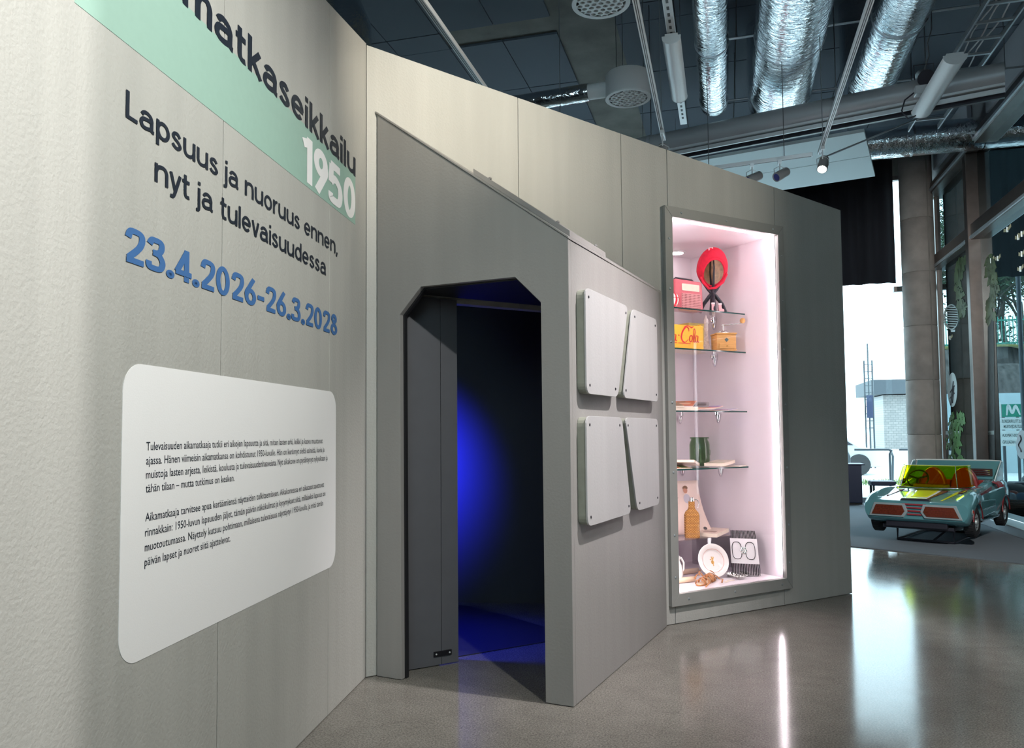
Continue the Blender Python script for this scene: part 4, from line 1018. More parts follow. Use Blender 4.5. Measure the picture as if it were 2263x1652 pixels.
# spotlights
M_spot = mat('spot_grey', (.30, .30, .30), .4, .3)
M_lens = mat('spot_lens', (1, 1, 1), .3, emit=(1, .96, .88), estr=25)
M_lensoff = mat('spot_lens_blue', (.05, .06, .20), .1, coat=.5)
def spotlight(lab, loc, target, lens, z=3.9):
    L = FR @ Vector(loc); d = (Vector(target)-L).normalized()
    t = thing('track_spotlight', lab, 'spotlight', T(*(FR @ Vector((loc[0], loc[1], z)))))
    Mq = T(0, 0, L.z-z) @ d.to_track_quat('Z', 'Y').to_matrix().to_4x4()
    MB().box(-.016, .016, -.045, .045, -.030, -.002).build('adapter', M_track, t, M=RZ(-15.3))
    MB().tube([(0, 0, -.03), (0, 0, L.z-z+.03)], .007, 8).build('stem', M_track, t, smooth=60)
    bd = MB().lathe([(.030, -.105), (.040, -.100), (.043, -.09), (.043, -.02), (.045, -.018), (.045, .052), (.043, .056), (.038, .056), (.036, .046)], 24, Mq, cap=False).build('lamp_body', M_spot, t, smooth=40)
    MB().lathe([(.030, -.106), (.03, -.1055)], 16, Mq).build('rear_cap', M_spot, bd)
    MB().lathe([(.0375, .044), (.0375, .046)], 24, Mq).build('lens', lens, bd)
    MB().tube([(-.05, 0, .0), (-.055, 0, .06), (0, 0, .09), (.055, 0, .06), (.05, 0, 0)], .004, 6, M=T(0, 0, L.z-z)).build('yoke', M_track, t, smooth=60)
SL = ['grey track spotlight aimed at the top of the cream wall', 'grey track spotlight aimed at the title wall', 'added grey track spotlight behind the visitor', 'grey track spotlight over the concrete floor', 'lit grey track spotlight hanging in front of the white hanging board', 'added grey track spotlight aimed at the toy car', 'added grey track spotlight aimed at the concrete column', 'added grey track spotlight aimed at the middle of the cream wall', 'added grey track spotlight aimed at the open floor']
for (n_, l_, t_, *_r2), lb in zip(SPOTS, SL): spotlight(lb, (l_[0], l_[1], l_[2]+.03), t_, M_lens)
spotlight('lit grey track spotlight just above the edge of the back wall', (-.465, 6.62, 3.70), (.9, 4.5, .4), M_lens)
spotlight('unlit spotlight on the cross track, the one nearer the wall', (.30, 7.71, 3.76), (-1.5, 6.0, 1.8), M_lensoff)
spotlight('unlit spotlight on the cross track, the one nearer the column', (.55, 7.68, 3.76), (-1.2, 5.5, 1.4), M_lensoff)
# slotted rail with a tubular luminaire
sr = thing('slotted_rail', 'white slotted steel rail holding a tubular lamp under the ceiling', 'rail', FR @ T(-.325, 2.0, 4.30))
MB().box(-.032, .032, 0, 5.55, 0, .03).build('channel', M_track, sr, bevel=.003)
sl_ = MB()
for i in range(60): sl_.box(-.009, .009, .05+.09*i, .095+.09*i, -.0012, 0)
sl_.build('slots', M_slot, sr)['kind'] = 'stuff'
for y in (.4, 2.6, 5.2): MB().tube([(0, y, .03), (0, y, 2.1)], .004, 6).build('hanger', M_wire, sr)
M_lamp = mat('luminaire_white', (.72, .77, .80), .35)
def luminaire(lab, r_, s0, s1, z, w_):
    t = thing('tube_luminaire', lab, 'lamp', FR @ T(r_, s0, z))
    P = [(w_*math.cos(PI + PI*k/14), w_*.75*math.sin(PI + PI*k/14)) for k in range(15)]
    L = s1-s0; m = MB(); n = len(P)
    vs = [(x, .004, q) for x, q in P] + [(x, L-.004, q) for x, q in P]
    m.raw(vs, [(i, i+1, i+1+n, i+n) for i in range(n-1)] + [(0, n, 2*n-1, n-1)]); m.build('diffuser', M_lamp, t, smooth=50)
    for y in (0, L-.003):
        MB().prism([(x*1.02, q*1.02-.001) for x, q in P] + [(w_*1.02, .012), (-w_*1.02, .012)], y, y+.003).build('end_cap', M_track, t)
    MB().box(-w_*.7, w_*.7, .003, L-.003, .002, .030).build('gear_tray', M_track, t)
    return t
luminaire('white tubular lamp hanging under the slotted rail', -.325, 5.74, 6.82, 4.262, .068)
luminaire('white tubular lamp hanging under the cable ladder', 1.885, 6.98, 8.13, 4.40, .090)
# cable ladder
cl_ = thing('cable_ladder', 'galvanised cable ladder running under the ceiling beside the glass wall', 'cable ladder', FR @ T(2.205, 2.0, 4.95))
for x in (0, .322): MB().box(x-.008, x+.008, 0, 8.15, -.03, .03).build('side_rail', M_alu, cl_, bevel=.002)
for i in range(25): MB().box(.0085, .3135, .12+.322*i, .147+.322*i, -.012, .010).build('rung', M_alu, cl_)
for y in (.5, 3.0, 5.4, 7.9): MB().tube([(.0, y, .03), (.0, y, 1.44)], .005, 6).build('hanger', M_wire, cl_)
cb_ = ['grey cable lying along the cable ladder, nearest the ducts', 'grey cable lying along the middle of the cable ladder', 'grey cable lying along the cable ladder, nearest the glass wall']
for i in range(3):
    P = [(.07+.07*i + .02*math.sin(k*1.3+i*2), .2*k, .018) for k in range(34)]
    tag(MB().tube(P, .0075, 6).build('power_cable', M_white, M=FR @ T(2.205, 2.2, 4.95), smooth=60), cb_[i], 'cable', 'cables on the ladder')
# stage lamp hanging beside the ladder
pS = see(2042, 170, FR, 1, 7.9)
sg = thing('stage_lamp', 'dark stage lamp hanging beside the cable ladder with looped cable', 'stage lamp', FR @ T(pS.x, 7.9, pS.z))
MB().lathe([(.03, -.11), (.062, -.09), (.066, .05), (.074, .06), (.074, .085), (.060, .086)], 20, RX(120)).build('housing', M_blk, sg, smooth=40)
MB().lathe([(.058, .080), (.058, .083)], 20, RX(120)).build('lens', mat('dark_red_lens', (.10, .012, .012), .15), sg)
MB().box(-.085, .085, -.05, .05, -.17, -.09).build('gear_box', M_track, sg, bevel=.006)
MB().tube([(-.09, 0, -.14), (-.17, 0, -.20), (-.20, 0, -.30), (-.15, 0, -.38), (-.08, 0, -.36)], .007, 8).build('cable_loop', M_blk, sg, smooth=60)
MB().tube([(.0, 0, .06), (.05, 0, .2), (.04, 0, .32), (.08, 0, .45), (.09, 0, 1.2)], .006, 8).build('supply_cable', M_wire, sg, smooth=60)
MB().tube([(-.08, 0, -.02), (-.085, 0, .12), (.085, 0, .12), (.08, 0, -.02)], .006, 8).build('yoke', M_blk, sg, smooth=60)
# long pipe, its highlight lines and dark under-shadow built as coloured strips
pp = thing('service_pipe', 'long grey service pipe with painted highlight and shadow strips crossing below the ducts', 'pipe', FR @ T(-1.2, 9.20, 4.68) @ RZ(math.degrees(math.atan2(-1.0, 3.75))))
MB().tube([(0, 0, 0), (3.95, 0, 0)], .125, 28).build('pipe_shell', mat('pipe_grey', (.34, .36, .38), .4, .2), pp, smooth=60)
MB().box(0, 3.95, -.06, -.035, -.175, -.135).build('highlight_strip', M_track, pp)
MB().box(0, 3.95, .02, .06, -.20, -.14).build('shadow_strip', M_blk, pp)
MB().box(0, 3.95, -.08, -.055, -.118, -.095).build('highlight_strip', M_track, pp)
for x in (.45, 2.47, 3.30):
    MB().tube([(x, 0, .125), (x, 0, 1.70)], .006, 6).build('hanger', M_wire, pp)
    MB().tube([(x-.02, 0, 0), (x+.02, 0, 0)], .131, 28).build('clamp', M_alu, pp)
# white hanging board
a0, a1, a2 = [Vector(q)*1.159 for q in ((-1.10, 9.42, 0), (1.49, 8.81, 0), (1.90, 10.42, 0))]
ang = math.degrees(math.atan2((a1-a0).y, (a1-a0).x)); L_ = (a1-a0).length; W2 = (a2-a1).length
hb_ = thing('hanging_board', 'large white acoustic board hanging flat below the pipe', 'acoustic board', FR @ T(a0.x, a0.y, 5.0) @ RZ(ang))
M_board = mat('white_board', (.62, .70, .72), .6)
MB().box(0, L_, 0, W2*.497, 0, .045).build('board_half', M_board, hb_, bevel=.004)
MB().box(0, L_, W2*.503, W2, 0, .045).build('board_half', M_board, hb_, bevel=.004)
for x in (.2, L_-.2):
    for y in (.15, W2-.15): MB().tube([(x, y, .045), (x, y, 1.38)], .003, 6).build('hanger', M_wire, hb_)
# thin stay rods
for (p, q, lab) in (((.92, 7.60, 3.86), (2.02, 8.85, 4.60), 'thin steel stay rod from the track end to the cable ladder'),):
    p, q = Vector(p), Vector(q)
    tg = thing('stay_rod', lab, 'rod', FR @ Matrix.Translation(p)); d = q-p
    MB().tube([(0, 0, 0), tuple(d)], .009, 8).build('rod', M_alu, tg, smooth=60)
    for e in (Vector((0, 0, 0)), d): MB().ball(tuple(e), .018, 10, 6).build('end_clamp', M_alu, tg, smooth=60)
# perforated drum diffusers
def perf_mesh(rad):
    """hexagonal lattice: every cell a hexagon with a round hole and a short collar"""
    m = MB(); pit = .060; n = 12
    for i in range(-5, 6):
        for j in range(-5, 6):
            cx = pit*(i + .5*(j % 2)); cy = pit*.866*j
            if math.hypot(cx, cy) > rad-.035: continue
            vs = []
            for k in range(n):
                a = 2*PI*k/n + PI/6; q = (2*PI*k/n) % (PI/3); hr = pit*.5774*math.cos(PI/6)/math.cos(q - PI/6)
                vs.append((cx + hr*math.cos(a), cy + hr*math.sin(a), 0))
            for rr, z in ((.0215, 0), (.0205, .03)):
                for k in range(n):
                    a = 2*PI*k/n + PI/6; vs.append((cx + rr*math.cos(a), cy + rr*math.sin(a), z))
            m.raw(vs, [(k, (k+1) % n, n+(k+1) % n, n+k) for k in range(n)] + [(n+k, n+(k+1) % n, 2*n+(k+1) % n, 2*n+k) for k in range(n)])
    return m
M_drum = mat('diffuser_grey', (.78, .78, .78), .5)
M_face = mat('diffuser_white', (.86, .88, .88), .45)
def drum(lab, px, py, z, pipe):
    p = see(px, py, FR, 2, z); rad = .245
    t = thing('drum_diffuser', lab, 'air diffuser', FR @ T(p.x, p.y, z))
    MB().lathe([(rad, .004), (rad, .26), (rad-.01, .27), (.02, .27)], 40, cap=False).build('drum_body', M_drum, t, smooth=40)
    MB().lathe([(rad+.004, .012), (rad+.004, -.002), (rad-.035, -.002), (rad-.035, .004)], 40, cap=False).build('face_ring', M_face, t, smooth=40)
    perf_mesh(rad).build('perforated_face', M_face, t)
    MB().lathe([(rad-.01, .06), (rad-.01, .062)], 32).build('dark_baffle', M_slot, t)
    for k in range(3):
        a = R(120*k+20); MB().tube([(.18*math.cos(a), .18*math.sin(a), .27), (.18*math.cos(a), .18*math.sin(a), 6.38-z)], .004, 6).build('hanger', M_wire, t)
    if pipe:
        MB().tube([(-.20, .02, .14), (-.45, .03, .14)], .085, 20).build('spigot', M_face, t, smooth=60)
        MB().tube([(-.44, .03, .14), (-1.0, .06, .13), (-2.2, .15, .12)], .098, 20).build('foil_sleeve', M_foil, t, smooth=60)
drum('round perforated air diffuser with foil pipe above the middle of the back wall', 1388, 218, 5.0, True)
drum('round perforated air diffuser cut by the top edge of the picture', 1328, 8, 5.0, False)
# thin ceiling rods crossing under the slab
for k, (s_, lab) in enumerate(((10.6, 'thin pale conduit crossing behind the ducts, the farther one'), (8.9, 'thin pale conduit crossing behind the ducts, the nearer one'))):
    cdt = thing('conduit', lab, 'conduit', FR @ T(-.2, s_, 5.75))
    MB().tube([(0, 0, 0), (3.9, 0, 0)], .014, 8).build('pipe', M_alu, cdt, smooth=60)
    for x in (.42, 2.4, 3.6): MB().tube([(x, 0, 0), (x, 0, .64)], .005, 6).build('hanger', M_wire, cdt)
# ------------------------------------------------------------------ children's car ride
from mathutils.bvhtree import BVHTree
M_teal = mat('teal_fibreglass', (.105, .275, .305), .12, coat=.6, var=.03, vscale=4)
M_maroon = mat('maroon_paint', (.20, .022, .026), .25, coat=.3)
M_tyre = mat('tyre_rubber', (.018, .018, .020), .7, bump=.3, bscale=120)
M_hub = mat('hub_grey', (.55, .60, .60), .3, .5)
M_yelp = mat('yellow_decal_and_glow', (.70, .68, .03), .2, coat=.3)
M_whitep = mat('white_decal', (.72, .76, .74), .2, coat=.3)
M_wind = glass('yellow_acrylic', (.80, .86, .03), .7, 1.4)
M_seat = mat('red_vinyl', (.26, .022, .022), .35)
car = thing('car_ride', 'teal open-top toy car ride with yellow windscreen parked on the grey carpet', 'toy car', FC)
ST = [  # v, then (u, z) of bottom edge, lower side, mid side, shoulder, fender crest, fender inner, deck centre z
    (0.00, (.47, .262), (.545, .285), (.575, .35), (.565, .430), (.50, .462), (.36, .468), .470),
    (0.05, (.48, .225), (.560, .262), (.592, .36), (.580, .452), (.51, .482), (.37, .482), .482),
    (0.20, (.48, .180), (.565, .240), (.600, .38), (.590, .510), (.50, .548), (.38, .510), .506),
    (0.40, (.48, .170), (.560, .240), (.598, .40), (.585, .545), (.49, .590), (.38, .545), .538),
    (0.62, (.48, .170), (.545, .240), (.575, .40), (.560, .550), (.47, .602), (.38, .580), .575),
    (0.90, (.48, .170), (.525, .240), (.545, .38), (.540, .520), (.49, .590), (.42, .600), .600),
    (1.25, (.48, .170), (.525, .240), (.545, .38), (.540, .520), (.49, .580), (.42, .600), .600),
    (1.55, (.48, .170), (.545, .240), (.575, .40), (.570, .550), (.50, .625), (.42, .640), .640),
    (1.90, (.48, .170), (.565, .240), (.600, .42), (.590, .580), (.51, .665), (.42, .670), .670),
    (2.20, (.48, .200), (.555, .260), (.585, .42), (.570, .580), (.50, .650), (.42, .660), .660),
    (2.35, (.44, .300), (.520, .330), (.550, .42), (.540, .540), (.48, .600), (.40, .615), .615)]
def section(st):
    v, *pts, zc = st; zb = pts[0][1]
    half = pts; right = [(u, z) for u, z in half]; left = [(-u, z) for u, z in reversed(half)]
    return [(u, v, z) for u, z in [(0, zb)] + right + [(0, zc)] + left]
def cr_interp(k):
    """Catmull-Rom between stations for a smoother loft"""
    out = []
    S = [section(s) for s in ST]
    for i in range(len(S)-1):
        p0, p1, p2, p3 = S[max(i-1, 0)], S[i], S[i+1], S[min(i+2, len(S)-1)]
        for j in range(k):
            t = j/k
            out.append([tuple(.5*((2*Vector(b)) + (-Vector(a)+Vector(c))*t + (2*Vector(a)-5*Vector(b)+4*Vector(c)-Vector(d))*t*t + (-Vector(a)+3*Vector(b)-3*Vector(c)+Vector(d))*t**3)) for a, b, c, d in zip(p0, p1, p2, p3)])
    out.append(S[-1]); return out
rings = cr_interp(4); n = len(rings[0])
def densify(ring):
    out = []; k = len(ring)
    for i in range(k):
        p0, p1, p2, p3 = [Vector(ring[(i+o) % k]) for o in (-1, 0, 1, 2)]
        sharp = i in (0, k-1)
        for j in range(3):
            t = j/3
            out.append(tuple(p1.lerp(p2, t)) if sharp else tuple(.5*((2*p1) + (-p0+p2)*t + (2*p0-5*p1+4*p2-p3)*t*t + (-p0+3*p1-3*p2+p3)*t**3)))
    return out
rings = [densify(r) for r in rings]; n = len(rings[0])
mb = MB(); mb.v = [p for r in rings for p in r]
mb.f = [(i*n+j, i*n+(j+1) % n, (i+1)*n+(j+1) % n, (i+1)*n+j) for i in range(len(rings)-1) for j in range(n)] + [tuple(range(n-1, -1, -1)), tuple((len(rings)-1)*n+j for j in range(n))]
body_me = mb.mesh('body_shell', M_teal)
bvh = BVHTree.FromPolygons([v.co.copy() for v in body_me.vertices], [tuple(p.vertices) for p in body_me.polygons])
bo_ = link_mesh('body_shell', body_me, None, IDM)
# wheel arches and cockpit are cut out of the shell
AX_F, AX_R, WZ, WRAD = .38, 1.90, .232, .178
cut = MB()
for v in (AX_F, AX_R):
    for s in (-1, 1): cut.tube([(s*.36, v, WZ), (s*.75, v, WZ)], .222, 28)
cut.prism(rrect(-.40, .40, .80, 1.72, .10, 5), .36, 1.2, 'xy')
cm_ = link_mesh('cut', cut.mesh('cut', M_maroon), None, IDM)
md = bo_.modifiers.new('b', 'BOOLEAN'); md.operation = 'DIFFERENCE'; md.object = cm_; md.solver = 'EXACT'
bpy.context.view_layer.update()
nm = bpy.data.meshes.new_from_object(bo_.evaluated_get(bpy.context.evaluated_depsgraph_get()))
nm.name = 'body_shell'; nm.shade_smooth(); nm.set_sharp_from_angle(angle=R(38))
bo_.modifiers.clear(); bo_.data = nm; bpy.data.objects.remove(cm_)
bo_.parent = car
def decal(name, poly, m, off=.004, sub=8):
    """flat paint patch laid on the bodywork, poly = 4 corners (u, v)"""
    a, b, c, d = [Vector((p[0], p[1])) for p in poly]
    def fn(s, t):
        q = (a*(1-s)+b*s)*(1-t) + (d*(1-s)+c*s)*t
        h = bvh.ray_cast(Vector((q.x, q.y, 2)), Vector((0, 0, -1)))
        return (q.x, q.y, (h[0].z if h[0] else .5) + off)
    return MB().grid(fn, sub, sub).build(name, m, bo_, smooth=60, solid=.002)
decal('hood_stripe', [(-.16, .10), (.10, .10), (.16, .60), (-.20, .60)], M_whitep)
decal('yellow_decal_and_glow', [(-.10, .22), (.085, .22), (.13, .60), (-.13, .60)], M_yelp, .0065)  # yellow light through the windscreen, painted onto the hood stripe
decal('red_decal', [(.105, .14), (.12, .14), (.25, .58), (.17, .60)], M_maroon, .007)
decal('red_decal', [(-.375, .20), (-.365, .20), (-.27, .62), (-.40, .66)], M_maroon, .004)
decal('yellow_decal_and_glow', [(.27, .08), (.29, .08), (.40, .55), (.34, .56)], M_yelp, .004)
decal('red_decal', [(.36, .45), (.47, .42), (.48, .78), (.40, .80)], M_maroon, .006)
# nose: headlamps, slats, vent
def hexa(cx, w_, h, dirn): return [(cx-w_*dirn, .362-h*.15), (cx-w_*.86*dirn, .362+h), (cx+w_*.72*dirn, .362+h), (cx+w_*dirn, .362-h), (cx-w_*.80*dirn, .362-h)]
M_lensr = mat('brown_red_lens', (.13, .030, .014), .2, var=.3, vscale=60, coat=.3)
M_palef = mat('pale_headlamp_frame', (.30, .36, .38), .3)
for s in (-1, 1):
    hp = MB().prism(hexa(.295*s, .225, .082, s), -.020, .012).build('headlamp', M_palef, car, bevel=.005)
    MB().prism(hexa(.295*s, .193, .060, s), -.028, -.0205).build('lens', M_lensr, hp, bevel=.003)
    for k in range(5):
        z = .315 + .022*k; MB().box(.295*s-.15, .295*s+.15, -.0300, -.0285, z, z+.003).build('lens_bar', M_maroon, hp)
for z, w_ in ((.438, .135), (.398, .120), (.358, .100), (.318, .080)):
    MB().box(-w_+.0, w_, -.016, .01, z-.009, z+.009).build('grille_slat', mat('slat_red', (.30, .035, .045), .3), car, bevel=.004)
MB().prism([(-.175, .475), (.175, .475), (.155, .505), (-.155, .505)], .035, .11).build('hood_vent', M_blk, car, bevel=.006)
for s in (-1, 1):
    tl = MB().lathe([(.034, 0), (.034, .012), (.026, .018)], 20, T(.585*s, .115, .375) @ RZ(90*s) @ RX(90)).build('marker_lamp', M_hub, car, smooth=40)
    MB().lathe([(.022, .012), (.020, .022), (.004, .026)], 16, T(.585*s, .115, .375) @ RZ(90*s) @ RX(90)).build('lens', mat('marker_red', (.35, .04, .03), .2), tl, smooth=40)
# chassis tray
MB().box(-.40, .40, .10, 2.15, .13, .178).build('chassis_tray', M_blk, car, bevel=.01)
MB().box(-.34, .34, .05, .10, .16, .25).build('bumper_beam', M_blk, car)
# windscreen
def wind(u, t):
    a = (u-.5)*2
    k = abs(a); sgn = 1 if a >= 0 else -1
    if k < .62: x = .33*k/.62*sgn; y = .015*(k/.62)**2
    else:
        q = (k-.62)/.38; x = (.33 + .12*math.sin(q*PI/2))*sgn; y = .015 + .30*q**1.25
    sx = 1 - .14*t
    return (x*sx, .60 + y + .17*t*(1-.4*k), .595 + .02*k + t*(.285 - .02*k))
MB().grid(wind, 40, 8).build('windscreen', M_wind, car, smooth=70, solid=.006)
MB().tube([wind(i/40, 0) for i in range(41)], .010, 8).build('windscreen_trim', M_chrome, car, smooth=60)
MB().tube([wind(i/40, 1) for i in range(41)], .004, 8).build('windscreen_edge', mat('pale_yellow_edge', (.7, .75, .2), .3), car, smooth=60)
for u in (.19, .81): MB().tube([wind(u, k/6) for k in range(7)], .006, 8).build('windscreen_strut', M_chrome, car, smooth=60)
# dashboard and cockpit
db = MB().box(-.39, .39, .72, .82, .50, .605).build('dashboard', M_teal, car, bevel=.015)
lv = MB().box(-.20, .20, .69, .80, .608, .640).build('dash_louvre', mat('amber_louvre', (.36, .17, .03), .4), car, bevel=.006)
for k in range(4): MB().box(-.18, .18, .700+.024*k, .712+.024*k, .641, .650).build('louvre_blade', M_maroon, lv)
MB().box(-.39, .39, .82, 1.70, .362, .375).build('cockpit_floor', M_blk, car)
swh = MB().tube([(.125*math.cos(k*PI/14), .125*math.sin(k*PI/14), 0) for k in range(28)], .011, 8, closed=True, M=T(-.20, .90, .70) @ RX(58)).build('steering_wheel', M_blk, car, smooth=60)
for a in (20, 160, 270): MB().box(0, .12, -.012, .012, -.005, .005, T(-.20, .90, .70) @ RX(58) @ RZ(a)).build('spoke', M_blk, swh, bevel=.003)
MB().tube([(-.20, .90, .70), (-.20, .80, .60)], .016, 8).build('steering_column', M_blk, car)
M_wirep = mat('wire_pale', (.5, .52, .4), .3)
MB().box(-.38, .38, 1.25, 1.55, .38, .47).build('seat_cushion', M_seat, car, bevel=.03)
for s in (-1, 1):
    P = [(s*.19 + .17*math.cos(a), .47 + .0 + .36*math.sin(a)**.8) for a in [PI*k/12 for k in range(13)]]
    MB().prism([(x, z) for x, z in P], 1.53, 1.64, 'xz').build('seat_back', M_seat, car, bevel=.025)
MB().box(-.40, .40, 1.64, 1.71, .42, .66).build('rear_bulkhead', M_seat, car, bevel=.012)
# rear cowl with side wings
MB().prism([(-.56, .655), (.56, .655), (.535, .905), (-.50, .905)], 1.98, 2.02).build('rear_cowl', M_teal, car, bevel=.012)
MB().tube([(-.52, 2.0, .905), (-.40, 2.0, .912), (.42, 2.0, .912), (.535, 2.0, .905)], .009, 8).build('cowl_trim', M_whitep, car, smooth=60)
for s in (-1, 1):
    MB().prism([(1.50, .63), (2.0, .66), (2.02, .90), (1.94, .895)], s*.545-.012, s*.545+.012, 'yz').build('side_wing', M_teal, car, bevel=.006)
    MB().tube([(s*.545, 1.50, .638), (s*.545, 1.94, .898), (s*.545, 2.02, .905)], .007, 8).build('wing_trim', M_whitep, car, smooth=60)
lo = MB().box(.12, .44, 1.955, 1.979, .70, .80).build('rear_louvre', mat('dark_brown', (.05, .03, .028), .4), car, bevel=.006)
for k in range(3): MB().box(.15, .41, 1.949, 1.9545, .718+.026*k, .728+.026*k).build('louvre_blade', M_chrome, lo)
# sides
for s in (-1, 1):
    MB().box(s*.548-.008, s*.548+.008, .98, 1.30, .33, .335).build('door_line', M_chrome, car)
    MB().prism([(.80, .545), (1.10, .570), (1.36, .600), (1.36, .560), (.82, .52)], s*.543-.006, s*.543+.006, 'yz').build('side_stripe', M_maroon, car)
    MB().prism([(.68, .46), (1.45, .43), (1.45, .28), (.72, .26), (.66, .34)], s*.560-.012, s*.560+.010, 'yz').build('door_panel', M_teal, car, bevel=.010)
    MB().box(s*.572-.006, s*.572+.006, .80, 1.35, .345, .358).build('door_moulding', M_chrome, car, bevel=.003)
    MB().box(s*.555-.02, s*.555+.02, .66, 1.60, .205, .232).build('sill_trim', M_chrome, car, bevel=.006)
    for k in range(5):
        MB().tube([(s*.53, 1.46+.055*k, .655), (s*.585, 1.47+.055*k, .63), (s*.605, 1.48+.055*k, .585)], .013, 8).build('exhaust_pipe', M_maroon, car, smooth=60)
    for v in (AX_F, AX_R):
        MB().tube([(s*.594, v + .226*math.cos(R(a)), WZ + .226*math.sin(R(a))) for a in range(6, 175, 12)], .008, 8).build('arch_trim', M_maroon, car, smooth=60)
# wheels
def wheel_mesh():
    t = MB()
    t.lathe([(.105, -.055), (.150, -.060), (.172, -.050), (.178, -.030), (.178, .030), (.172, .050), (.150, .060), (.105, .055)], 40, RY(90), cap=False)
    for k in range(40):
        a = 2*PI*k/40
        t.box(-.045, .045, -.006, .006, .175, .183, RX(math.degrees(a)))
    return t.mesh('tyre', M_tyre, 40)
TY = wheel_mesh()
HUBO = MB().lathe([(.108, .035), (.108, .045), (.095, .052), (.060, .040), (.030, .046), (.028, .062), (.003, .064)], 32, RY(90)).mesh('hub_cap', M_hub, 40)
for v in (AX_F, AX_R):
    for s in (-1, 1):
        wt = link_mesh('wheel', TY, car, T(s*.525, v, WZ))
        link_mesh('hub_cap', HUBO, wt, RZ(0 if s > 0 else 180))
        for k in range(5):
            a = 2*PI*k/5; MB().lathe([(.008, .045), (.006, .056)], 8, RZ(0 if s > 0 else 180) @ RY(90) @ T(.06*math.cos(a), .06*math.sin(a), 0)).build('wheel_nut', M_steel, wt)
    MB().tube([(-.52, v, WZ), (.52, v, WZ)], .02, 10).build('axle', M_blk, car)
# steel stand
for v0 in (.34, 1.55):
    MB().tube([(-.30, v0, .15), (-.30, v0, -.030), (.34, v0, -.030), (.34, v0, .15)], .016, 8).build('stand_hoop', M_blk, car)
for u0 in (-.30, .34): MB().tube([(u0, .34, -.030), (u0, 1.55, -.030)], .014, 8).build('stand_skid', M_blk, car)
MB().tube([(.10, .34, -.030), (.26, .50, .14)], .013, 8).build('stand_brace', M_blk, car)
# ------------------------------------------------------------------ far end of the hall
M_carpet = mat('grey_blue_carpet', (.135, .16, .185), .95, var=.15, vscale=220, bump=.5, bscale=300)
cpt = MB().prism([(-.6, 10.92), (1.36, 9.75), (2.83, 8.87), (3.44, 8.505), (3.44, 15.55), (-.6, 15.55)], .001, .009, 'xy').build('carpet', M_carpet, M=FR)
tag(cpt, 'grey blue carpet under the toy car', 'carpet')
M_navy = mat('navy_paint', (.008, .016, .05), .5)
p = see(1888, 1108, FR, 2, .01)
nb = thing('navy_cabinet', 'dark navy low cabinet standing behind the end of the partition', 'cabinet', FR @ T(p.x, p.y-.62, .01))
MB().box(-.60, .05, 0, .45, .03, .70).build('carcass', M_navy, nb, bevel=.008)
MB().box(-.62, .10, -.015, .46, .701, .725).build('top_board', M_navy, nb, bevel=.004)
MB().box(-.55, .05, .03, .42, 0, .03).build('plinth', M_black, nb)
p = see(1950, 1085, FR, 2, .01)
lt = thing('low_stool', 'low dark stool behind the toy car by the window', 'stool', FR @ T(2.62, 14.9, .01))
MB().box(-.20, .20, -.18, .18, .36, .44).build('seat', M_navy, lt, bevel=.02)
for x in (-.16, .16):
    for y in (-.14, .14): MB().box(x-.018, x+.018, y-.018, y+.018, 0, .36).build('leg', M_blk, lt)
# basket and seats by the glass wall
M_bask = mat('dark_willow', (.075, .055, .04), .8, var=.3, vscale=60, bump=.6, bscale=90)
p = see(2236, 1138, FR, 2, .01)
bs = thing('willow_basket', 'dark willow basket with blue clothes behind the toy car', 'basket', FR @ T(min(p.x, 3.15), p.y, .009))
MB().lathe([(.16, .002), (.175, .01), (.195, .14), (.215, .24), (.205, .24), (.185, .14), (.16, .02), (.005, .018)], 28, cap=False).build('basket_wall', M_bask, bs, smooth=40)
for k in range(6): MB().tube([((.178+.007*k)*math.cos(a*PI/16), (.178+.007*k)*math.sin(a*PI/16), .025+.036*k) for a in range(32)], .008, 6, closed=True).build('weave_band', M_bask, bs, smooth=60)
MB().tube([(.215*math.cos(a*PI/16), .215*math.sin(a*PI/16), .243) for a in range(32)], .014, 8, closed=True).build('rim', M_bask, bs, smooth=60)
M_cloth = [mat('blue_cloth', (.06, .13, .24), .8, var=.2, vscale=12), mat('pale_blue_cloth', (.20, .32, .42), .8, var=.2, vscale=12), mat('rust_cloth', (.20, .05, .03), .8, var=.2, vscale=12)]
for k, (x, y, z, r_) in enumerate(((-.08, -.05, .28, .10), (.08, -.03, .27, .11), (0, .09, .30, .10))):
    tag(MB().ball((0, 0, 0), r_, 14, 9, (1, .8, .85)).build('soft_toy', M_cloth[k], M=FR @ T(min(p.x, 3.15)+x, p.y+y, z), smooth=80),
        ['blue soft toy lying in the willow basket', 'pale blue soft toy lying in the willow basket', 'rust red soft toy lying in the willow basket'][k], 'soft toy', 'soft toys in the basket')
M_pouf = mat('charcoal_upholstery', (.035, .038, .045), .9, var=.1, vscale=60)
for s_, r_, lab in ((14.2, 3.10, 'charcoal round pouf by the glass wall behind the toy car'),):
    pf = thing('round_pouf', lab, 'pouf', FR @ T(r_, s_, .009))
    MB().lathe([(.02, .03), (.27, .03), (.30, .08), (.31, .25), (.28, .40), (.20, .45), (.005, .46)], 28).build('cushion', M_pouf, pf, smooth=60)
    MB().lathe([(.24, 0), (.24, .03)], 28).build('base', M_blk, pf)
    MB().tube([(.312*math.cos(a*PI/16), .312*math.sin(a*PI/16), .24) for a in range(32)], .006, 6, closed=True).build('piping', M_blk, pf)
